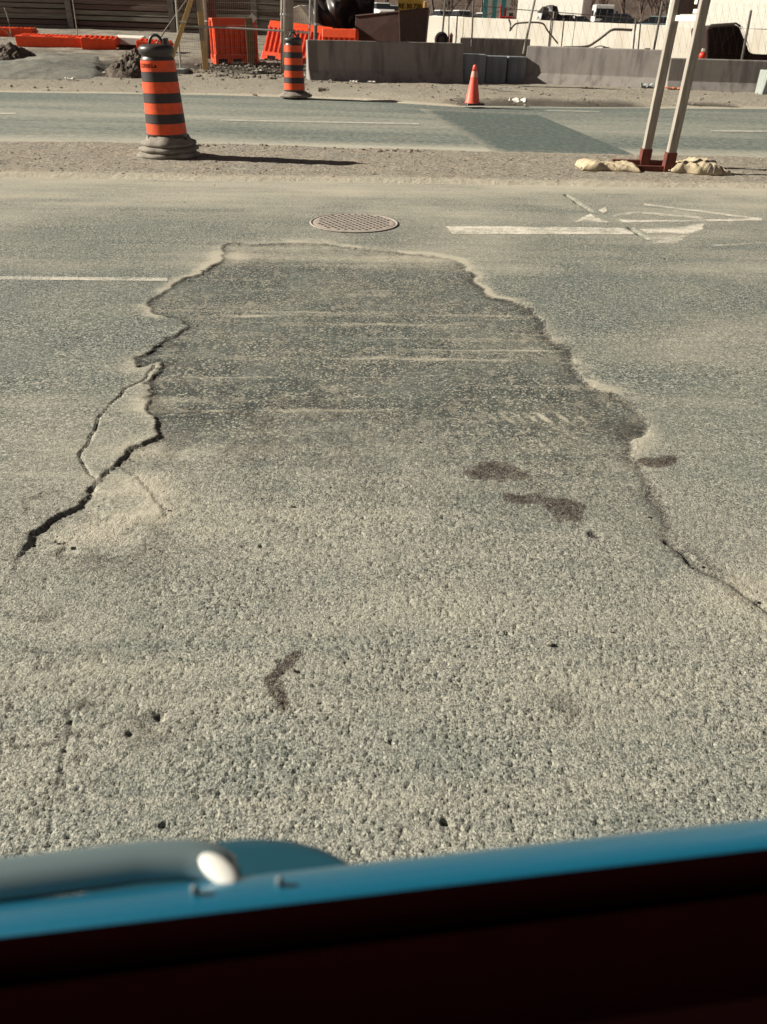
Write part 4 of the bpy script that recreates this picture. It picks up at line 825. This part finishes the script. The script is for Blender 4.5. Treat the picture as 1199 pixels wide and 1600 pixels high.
# ------------------------------------------------------------------ barrels, cone
def barrel(label, foot, lean, yaw, rings, text=True):
    t = thing('traffic_barrel', label, 'barrel', foot, 'black and orange striped traffic barrels'); f = Vector(foot)
    rot = Matrix.Rotation(lean, 3, 'Y')
    def put(mb): mb.v = [tuple(f + rot @ Vector(q)) for q in mb.v]; return mb
    z0 = .05 + .045 * rings
    def rad(z): return .203 - .043 * (z - z0) / (1.02 - z0)
    ztop = 1.02
    body = [(rad(z0) + .002, z0 - .04), (rad(z0), z0 + .04), (rad(.88), .88), (rad(.90) + .002, .895), (rad(.9) - .012, .91), (rad(.9) - .014, .93), (rad(.9) + .006, .94), (rad(.9) + .008, .985), (rad(1.0), 1.005), (rad(1.0) - .03, 1.02), (0.0, 1.022)]
    put(MB().lathe(body, n=40)).build('body', M_black_p, t, True)
    zb = z0 + .035 + (.885 - z0 - .035) * np.cumsum([0, .155, .128, .155, .128, .155, .128, .151])
    for i in range(7):
        a, b = zb[i], zb[i + 1]; r0, r1 = rad(a) + .004, rad(b) + .004
        put(MB().lathe([(r0, a + .002), (r1, b - .002)], n=48, cap=False)).build('reflective_band', M_orange_band if i % 2 == 0 else M_band_dark, t, True)
    # carrying ring and lamp bracket
    put(MB().tube([(.07 * math.cos(q), .02, 1.0 + .10 * math.sin(q)) for q in np.linspace(0, math.pi, 12)], .014, 8)).build('handle', M_black_p, t, True)
    put(MB().box((.105, 0, 1.04), (.05, .09, .07), taper=.85)).build('lamp_socket', M_black_p, t, bevel=.008)
    rg = random.Random(int(foot[0] * 100))
    for k in range(rings):
        ph = rg.uniform(0, 6); zz = .012 + .052 * k; R_ = .325 - .024 * k
        w = lambda th, i, ph=ph: (.014 * math.sin(3 * th + ph) + .008 * math.sin(7 * th + 2 * ph), .008 * math.sin(2 * th + ph) * (i > 0))
        put(MB().lathe([(R_ - .02, zz - .012), (R_ + .006, zz + .002), (R_, zz + .026), (R_ - .05, zz + .042), (.205, zz + (.085 if k == rings - 1 else .05)), (.17, zz + (.085 if k == rings - 1 else .05)), (.17, zz)], n=44, wob=w)).build('rubber_ring', M_rubber, t, True)
    if text:
        zt = (zb[6] + zb[7]) / 2 + .004
        def place(x, y):
            r = rad(zt + y) + .0085; th = -math.pi / 2 - R(24) + x / r; return f + rot @ Vector((r * math.cos(th), r * math.sin(th), zt + y))
        lettering('CORBEL.a', .048, M_black_s, t, place)
    return t
bf = atz(266, 243, .03); bf.z = .025
barrel('near black and orange striped barrel with stacked rubber rings on the median', bf, R(-1.0), 0, 3)
bf = atz(461, 151.5, .03); bf.z = .03
barrel('far black and orange striped barrel before the utility pole', bf, R(0), 0, 1, False)

cf = atz(738, 164.5, .04); t = thing('traffic_cone', 'small orange traffic cone with pale collar at the far road edge', 'cone', cf); cf.z = .05
cb = MB(); cb.box((cf.x, cf.y, .065), (.36, .36, .035), Matrix.Rotation(R(20), 3, 'Z'), .95); cb.build('base', M_black_p, t, bevel=.01)
def cr(z): return .135 - .105 * (z - .08) / .62
MB().lathe([(cr(.08) + .012, .082), (cr(.10) + .002, .10), (cr(.50), .50)], (cf.x, cf.y, 0), 28, cap=False).build('body', M_cone, t, True)
MB().lathe([(cr(.50) + .003, .50), (cr(.60) + .003, .60)], (cf.x, cf.y, 0), 28, cap=False).build('collar', M_cone_w, t, True)
MB().lathe([(cr(.60), .60), (cr(.69), .69), (.02, .70), (0, .70)], (cf.x, cf.y, 0), 28).build('tip', M_cone, t, True)

# ------------------------------------------------------------------ manhole cover
mc = atz(553.5, 348.8); t = thing('manhole_cover', 'round cast iron manhole cover with dark studs in the near road', 'manhole cover', (mc.x, mc.y, 0))
rm = .308
MB().lathe([(rm + .022, .004), (rm + .018, .008), (rm + .004, .008), (rm + .002, -.01)], (mc.x, mc.y, 0), 56).build('frame', M_iron_d, t, True)
MB().lathe([(rm - .004, -.012), (rm - .004, .007), (rm - .02, .009), (0, .009)], (mc.x, mc.y, 0), 56).build('lid', M_iron_d, t)
stud = None; pitch = .050
for j in range(-7, 8):
    for i in range(-7, 8):
        x = (i + (.5 if j % 2 else 0)) * pitch; y = j * .042 
        if math.hypot(x, y) > rm - .03: continue
        if stud is None:
            m_ = MB(); m_.lathe([(.0125, .0), (.011, .0022), (0, .0025)], n=10); m_.v = [(q[0], q[1] * 1.35, q[2]) for q in m_.v]; stud = m_.build('stud', M_iron, t); stud.matrix_parent_inverse = Matrix(); me_ = stud.data; o = stud
        else:
            o = stud.copy(); C.objects.link(o)
        o.location = (x, y, .009)

# ------------------------------------------------------------------ sign on two posts
F0 = atz(1043, 266, .04); B0 = atz(1006, 256, .04)
F1 = at(1103, -4, F0.y); B1 = at(1060, -4, B0.y); F1 = F0 + (F1 - F0) * 1.35; B1 = B0 + (B1 - B0) * 1.35
sg = thing('post_sign', 'dark sign seen edge-on between two leaning grey posts, weighted with sandbags', 'sign', (F0 + B0) / 2)
def post(p, q, m_, z0, z1, w=.05):
    d = q - p; a, b = p + d * z0, p + d * z1
    return MB().hull8([a + Vector(v) for v in ((-w, -w, 0), (w, -w, 0), (w, w, 0), (-w, w, 0))] + [b + Vector(v) for v in ((-w, -w, 0), (w, -w, 0), (w, w, 0), (-w, w, 0))])
for p, q in ((F0, F1), (B0, B1)):
    o = post(p, q, None, .02, 1, .042).build('post', M_wood_w, sg, bevel=.006); post(p, q, None, -.01, .085 if p is F0 else .075, .052).build('socket', M_rust, o, bevel=.004)
for p, x0, x1 in ((F0, -.62, .60), (B0, -.35, .45)):
    MB().box((p.x + (x0 + x1) / 2, p.y - .01, .055), (x1 - x0, .05, .05)).build('skid', M_rust, sg, bevel=.004)
fb = lambda z: F0 + (F1 - F0) * ((z - F0.z) / (F1.z - F0.z)); bbk = lambda z: B0 + (B1 - B0) * ((z - B0.z) / (B1.z - B0.z))
za, zb_ = at(1050, 26, B0.y).z, at(1050, -40, B0.y).z
off = Vector((0, -.02, 0)); th = Vector((.02, .02, 0))
def panel(f0, f1, z0, z1, name, m_, o=Vector((0, 0, 0)), thick=.012, parent=None):
    a, b = bbk(z0).lerp(fb(z0), f0), bbk(z0).lerp(fb(z0), f1); c, d = bbk(z1).lerp(fb(z1), f1), bbk(z1).lerp(fb(z1), f0)
    n = (b - a).cross(Vector((0, 0, 1))).normalized(); n = n if n.y < 0 else -n
    k = n * thick; return MB().hull8([a + n * o.x, b + n * o.x, b - k + n * o.x, a - k + n * o.x, d + n * o.x, c + n * o.x, c - k + n * o.x, d - k + n * o.x]).build(name, m_, parent or sg)
sb = panel(.10, .93, za + .02, za + .75, 'sign_board', M_black_s, Vector((.0, 0, 0)))
panel(.10, .93, za - .035, za + .012, 'cross_bar', M_white, Vector((.012, 0, 0)), .03)
panel(.66, .76, za + .10, za + .40, 'stripe', M_white, Vector((.006, 0, 0)), .003, sb)
panel(.68, .90, za + .025, za + .06, 'sticker', M_white, Vector((.006, 0, 0)), .003, sb)

# sandbags
def sandbag(label, c, L, W, Hh, yaw, seed, tie=0):
    t = thing('sandbag', label, 'sandbag', c, 'sandbags on the sign base'); nx, nt = 54, 32; V = []; F = []; rg = random.Random(seed); Mx = Matrix.Rotation(yaw, 3, 'Z')
    ph = [rg.uniform(0, 6.3) for _ in range(8)]
    for i in range(nx + 1):
        s = -1 + 2 * i / nx; e = max(0.0, 1 - abs(s) ** 6) ** .5
        for k in range(nt):
            th = 2 * math.pi * k / nt; y = math.cos(th); z = math.sin(th)
            lump = 1 + .22 * math.sin(2.6 * s + ph[0]) + .16 * math.sin(4.7 * s + 2.2 * y + ph[1]) + .13 * math.sin(13 * s + 5 * y + ph[2]) + .09 * math.sin(26 * s - 9 * y + ph[3])
            wv = W * (.86 + .10 * math.sin(3.1 * s + ph[4]) + .05 * math.sin(8 * s + ph[5] + (2 if y > 0 else 0))) * (abs(y) ** .55) * (1 if y > 0 else -1)
            sl = L * s * (1 + .06 * math.sin(3 * y + ph[6]) + .03 * math.sin(9 * y + ph[7]))
            edge = (1 - abs(s) ** 5) * (1 - abs(y) ** 3.5)
            h = (.012 + Hh * max(0, edge) ** .5 * lump) if z >= 0 else 0.0
            V.append(Vector(c) + Mx @ Vector((sl, wv, h)))
    for i in range(nx):
        for k in range(nt): F.append((i * nt + k, i * nt + (k + 1) % nt, (i + 1) * nt + (k + 1) % nt, (i + 1) * nt + k))
    MB().add(V, F + [tuple(range(nt)), tuple(range(nx * nt, nx * nt + nt))]).build('bag', M_bag, t, True)
    MB().tube([Vector(c) + Mx @ Vector((-L * 1.0 + .006 * math.sin(9 * q), W * .8 * q, .02)) for q in np.linspace(-1, 1, 12)], .006, 5).build('seam', M_bag, t)
    if tie:
        for dx_, a_ in ((0, 0), (.05, .5)):
            MB().tube([Vector(c) + Mx @ Vector((L * tie + dx_ + .05 * math.cos(q + a_) + .015 * math.sin(q * 3), W * math.cos(q) * .95, .02 + Hh * 1.0 * max(0, math.sin(q)) ** .5)) for q in np.linspace(0, math.pi, 14)], .009, 6).build('tie', M_pipe, t)
        MB().hull8([Vector(c) + Mx @ Vector(v) for v in ((L * .9, -W * .9, .0), (L * 1.35, -W * .75, .0), (L * 1.3, W * .1, .0), (L * .9, W * .2, 0), (L * .95, -W * .7, .06), (L * 1.2, -W * .6, .035), (L * 1.2, -W * .1, .03), (L * .95, W * .1, .07))]).build('neck', M_bag, t, True)
    return t
c = atz(950, 264, .03); sandbag('flat tan sandbag left of the sign posts', c, .30, .20, .058, R(-3), 5)
c = atz(1084, 268, .03); sandbag('tan sandbag with dark tie right of the sign posts', c, .27, .21, .082, R(-8), 8, .55)

# ------------------------------------------------------------------ loose stones and litter
def scatter(name, spots, m_, label=None):
    mb = MB()
    for (x, y, z, r, s) in spots: blob(mb, (x, y, z + r * .25), r, s, (1, .8 + .4 * random.random(), .55), 5, 4, .3)
    return struct(mb.build(name, m_), 'stuff')
rg = random.Random(12); sp = []
for i in range(700):
    x = rg.uniform(-6.5, 6.5); f0 = rg.random(); ya, yb = along(edgeA, x), along(edgeB, x); sp.append((x, ya + (yb - ya) * (.06 + .88 * f0), .022, abs(rg.gauss(.007, .006)) + .003, i))
for i in range(60):
    x = rg.uniform(-2.4, .4); sp.append((x, along(edgeB, x) - rg.uniform(.1, .45), .025, abs(rg.gauss(.013, .006)) + .005, i))
for i in range(160):
    x = rg.uniform(-3.5, 3.5); sp.append((x, rg.uniform(1.0, 7.8), .003, abs(rg.gauss(.0025, .002)) + .0015, i))
M_peb0 = mat('grit', (0.11, .10, .088), .9, (.34, .31, .26), 60); grit = []
for a_, b_ in zip(patch_px[:34], patch_px[1:35]):
    for q in range(rg.choice((0, 1, 2, 5))):
        f0 = rg.random(); p = atz(a_[0] + (b_[0] - a_[0]) * f0, a_[1] + (b_[1] - a_[1]) * f0); r_0 = abs(rg.gauss(.002, .0022)) + .0014
        grit.append((p.x - rg.uniform(-.02, .07), p.y + rg.gauss(0, .03), -.003, r_0, q))
for a_, b_ in zip(patch_px[42:66], patch_px[43:67]):
    for q in range(rg.choice((0, 0, 1, 4))):
        f0 = rg.random(); p = atz(a_[0] + (b_[0] - a_[0]) * f0, a_[1] + (b_[1] - a_[1]) * f0); r_0 = abs(rg.gauss(.002, .0022)) + .0014
        grit.append((p.x + rg.uniform(-.01, .08), p.y + rg.gauss(0, .03), -.004, r_0, q))
for q in range(120):
    p = atz(rg.uniform(-100, 1300), rg.uniform(560, 1300)); grit.append((p.x, p.y, -.003, abs(rg.gauss(.0012, .0012)) + .001, q))
scatter('loose_grit', grit, M_peb0)
M_peb = mat('pebbles', (0.20, .17, .14), .9, (.36, .31, .25), 40); scatter('gravel', sp, M_peb)
sp = []
for i in range(480):
    x = rg.uniform(-11, 10); y = along(edgeC, x) + rg.uniform(.1, 5.5); sp.append((x, y, gz(x, y) + .015, abs(rg.gauss(.010, .012)) + .005, i))
for i in range(900):
    x = rg.uniform(-5.5, -1.4); y = rg.uniform(21.5, 27); sp.append((x, y, gz(x, y) + .01, abs(rg.gauss(.018, .022)) + .006, i))
for i in range(260):
    a_ = rg.uniform(0, 6.3); q = rg.random() ** .6; x = hp.x + .75 * q * math.cos(a_); y = hp.y + .9 + .9 * q * math.sin(a_); sp.append((x, y, gz(x, y) + .50 * (1 - q), rg.uniform(.02, .07), i))
scatter('rubble', sp, mat('rubble_stone', (0.13, .108, .09), .95, (.30, .265, .22), 5))
def scrap(label, px, py, w, h, m_, seed, name='litter', cat='litter'):
    w *= .65; h *= .75; c = on_ground(px, py) + Vector((0, 0, .03)); rg = random.Random(seed); n = 9; V = []; F = []
    for j in range(5):
        for i in range(n): V.append(c + Vector((w * (i / (n - 1) - .5) + rg.uniform(-.03, .03), w * .5 * (j / 4 - .5), h * (.5 + .5 * math.sin(i * 1.7 + j)) * (1 if 0 < j < 4 else .3) + rg.uniform(0, h * .4))))
    for j in range(4):
        for i in range(n - 1): F.append((j * n + i, j * n + i + 1, (j + 1) * n + i + 1, (j + 1) * n + i))
    o = MB().add(V, F).build(name, m_); s = o.modifiers.new('s', 'SOLIDIFY'); s.thickness = .012; return tag(o, label, cat, 'scraps of litter on the verge')
for a in (('white scrap of litter on the grey apron at the left', 110, 126, .32, .05, M_white, 1), ('small pale scrap above the white one on the apron', 107, 113, .12, .04, M_white, 2), ('pale crumpled scrap under the wire fence', 402, 114, .38, .06, M_white, 3),
          ('flat pale scrap below the upright orange barrier', 372, 101, .5, .04, M_white, 4), ('white scrap at the foot of the fence post by the far barrel', 481, 122, .24, .06, M_white, 5), ('pale scrap at the foot of the leftmost concrete barrier', 553, 131, .26, .05, M_white, 6),
          ('pale upright lump at the foot of the leftmost barrier, near its middle', 641, 126, .14, .14, M_conc_l, 7), ('pale rubble scrap on the verge right of the cone', 809, 163, .5, .09, M_white, 8), ('grey and white rag between two barriers by the sign post', 1010, 139, .55, .12, M_conc_l, 9),
          ('orange scrap lying between the sign posts at the barrier foot', 1050, 141, .55, .06, mat('faded_orange', (.72, .22, .09), .7), 10), ('white scrap by the far verge edge below the leftmost barrier', 580, 131, .25, .03, M_white, 11), ('dark clod at the verge edge right of the far barrel', 505, 146, .22, .09, M_soil, 12)): scrap(*a)

# ------------------------------------------------------------------ the car the picture is taken from
k = NT('blue_car_paint'); k.b.inputs['Base Color'].default_value = (0.012, 0.17, 0.29, 1); k.b.inputs['Roughness'].default_value = .38; k.b.inputs['Metallic'].default_value = .35; k.b.inputs['Coat Weight'].default_value = .6; k.b.inputs['Coat Roughness'].default_value = .12
fl = k.noise(900, 2); k.col(k.mix(k.rng(fl, .3, .7), (0.006, 0.118, 0.205), (0.008, 0.145, 0.24))); M_blue = k.m
M_trim = mat('dark_red_brown_trim', (0.0034, 0.0005, 0.0005), .9, (0.0028, .0005, .0005), 40, spec=.0)
M_trim2 = mat('door_card', (0.0062, 0.0016, 0.0016), .9, (0.0052, .0014, .0014), 30, spec=.0)
ZS = .965
sA, sB = atz(0, 1478, ZS), atz(1199, 1337, ZS); sd_ = (sB - sA).normalized(); out = Vector((-sd_.y, sd_.x, 0))
cdr = thing('blue_car', 'blue car seen from inside, its window sill and handle along the bottom edge', 'car', (sA + sB) / 2 - Vector((0, 0, .9)))
def strip(prof, name, m_, parent, s0=-1.3, s1=1.6, bow=.010, smooth=True):
    n = 40; V = []; F = []; L = len(prof)
    for i in range(n + 1):
        s = s0 + (s1 - s0) * i / n
        for (o_, z) in prof: V.append(sA + sd_ * s + out * o_ + Vector((0, 0, z - ZS)))
    for i in range(n):
        for j in range(L - 1): F.append((i * L + j, i * L + j + 1, (i + 1) * L + j + 1, (i + 1) * L + j))
    return MB().add(V, F).build(name, m_, parent, smooth)
strip([(-.001, .945), (0, ZS), (.008, ZS - .002), (.016, ZS - .006), (.023, ZS - .012), (.028, ZS - .019), (.032, ZS - .030), (.037, ZS - .05), (.050, ZS - .12), (.058, ZS - .25), (.05, ZS - .5), (.02, ZS - .7)], 'outer_panel', M_blue, cdr)
strip([(.001, ZS - .006), (0.0005, ZS + .004), (-.004, ZS + .007), (-.010, ZS + .006), (-.014, ZS - .004), (-.0145, ZS - .02)], 'window_seal', M_trim, cdr)
strip([(-.012, ZS - .015), (-.016, ZS + .003), (-.024, ZS + .006), (-.040, ZS + .002), (-.048, ZS - .006)], 'sill_trim', M_trim, cdr)
strip([(-.046, ZS - .004), (-.060, ZS - .010), (-.09, ZS - .05), (-.11, ZS - .2), (-.12, ZS - .5), (-.1, ZS - .7)], 'door_card', M_trim2, cdr)
M_rivet = mat('rivet_metal', (.16, .20, .21), .5)
# outer handle
hd = bpy.data.objects.new('door_handle', None)
def onl(px, py, z): return atz(px, py, z)
zh = .925
M_hpl = NT('teal_handle_plate'); M_hpl.b.inputs['Base Color'].default_value = (0.012, 0.060, 0.085, 1); M_hpl.b.inputs['Roughness'].default_value = .3; M_hpl.b.inputs['Coat Weight'].default_value = .5
pl = MB(); c0 = onl(345, 1352, zh); cT = onl(345, 1319, zh + .004); eR = onl(566, 1347, zh)
half = (eR - c0).length * 1.12; V = []; F = []; nu, nv = 40, 12
outw = (cT - c0).length + .003
for i in range(nu + 1):
    s = -1 + 2 * i / nu; e = max(0, 1 - abs(s) ** 2.4) ** .62
    for j in range(nv + 1):
        q = math.pi * j / nv
        w_ = min(1, j / (nv * .6)); V.append(c0 + sd_ * (s * half) + out * (-.030 + (.030 + outw) * e * w_) + Vector((0, 0, .004 * (1 - w_ * .5) - .030 * max(0, (j / nv - .6) / .4))))
for i in range(nu):
    for j in range(nv): F.append((i * (nv + 1) + j, i * (nv + 1) + j + 1, (i + 1) * (nv + 1) + j + 1, (i + 1) * (nv + 1) + j))
plo = pl.add(V, F).build('handle_plate', M_hpl.m, cdr, True); so = plo.modifiers.new('s', 'SOLIDIFY'); so.thickness = .004
M_chr = NT('satin_chrome'); M_chr.b.inputs['Base Color'].default_value = (.145, .20, .21, 1); M_chr.b.inputs['Metallic'].default_value = 0.3; M_chr.b.inputs['Roughness'].default_value = .3; M_chr.b.inputs['Coat Weight'].default_value = .6; M_chr.b.inputs['Coat Roughness'].default_value = .15
zc = .948
bar = [onl(a, b, zc) for a, b in ((-420, 1432), (-200, 1402), (0, 1376), (120, 1361), (220, 1347), (290, 1343), (325, 1347), (350, 1360), (364, 1374))]
ec = MB(); zq = zc + .0075; e0 = onl(342, 1359, zq); a1 = (onl(370, 1382, zq) - onl(314, 1336, zq)) / 2; a2 = (onl(356, 1345, zq) - onl(329, 1373, zq)) / 2; a3 = Vector((0, 0, .0022))  # white ellipsoid laid on the bar end as a painted highlight
VV = []; FF = []
for i in range(13):
    for k in range(20):
        p_, q_ = math.pi * i / 12, 2 * math.pi * k / 20; VV.append(e0 + a1 * math.cos(p_) + (a2 * math.cos(q_) + a3 * math.sin(q_)) * math.sin(p_))
for i in range(12):
    for k in range(20): FF.append((i * 20 + k, i * 20 + (k + 1) % 20, (i + 1) * 20 + (k + 1) % 20, (i + 1) * 20 + k))
ec.add(VV, FF)
br = MB().tube(bar, [.0088, .0086, .0084, .0082, .0080, .0078, .0076, .0068, .0042], 18).build('grip_bar', M_chr.m, plo, True); ec.build('end_highlight', mat('white_highlight', (.85, .83, .76), .3, spec=.5), plo, True)
for a, b in ((304, 1389), (437, 1376)):
    p = onl(a, b, ZS - .002); MB().tube([p - Vector((0, 0, .008)), p + Vector((0, 0, .0008)), p + Vector((0, 0, .0018))], [.0014, .0014, .0006], 10).build('rivet', M_rivet, cdr, True)
bpy.data.objects.remove(hd)

cy = scene.cycles
cy.max_bounces = 5; cy.diffuse_bounces = 2; cy.glossy_bounces = 2; cy.transparent_max_bounces = 6; cy.transmission_bounces = 2
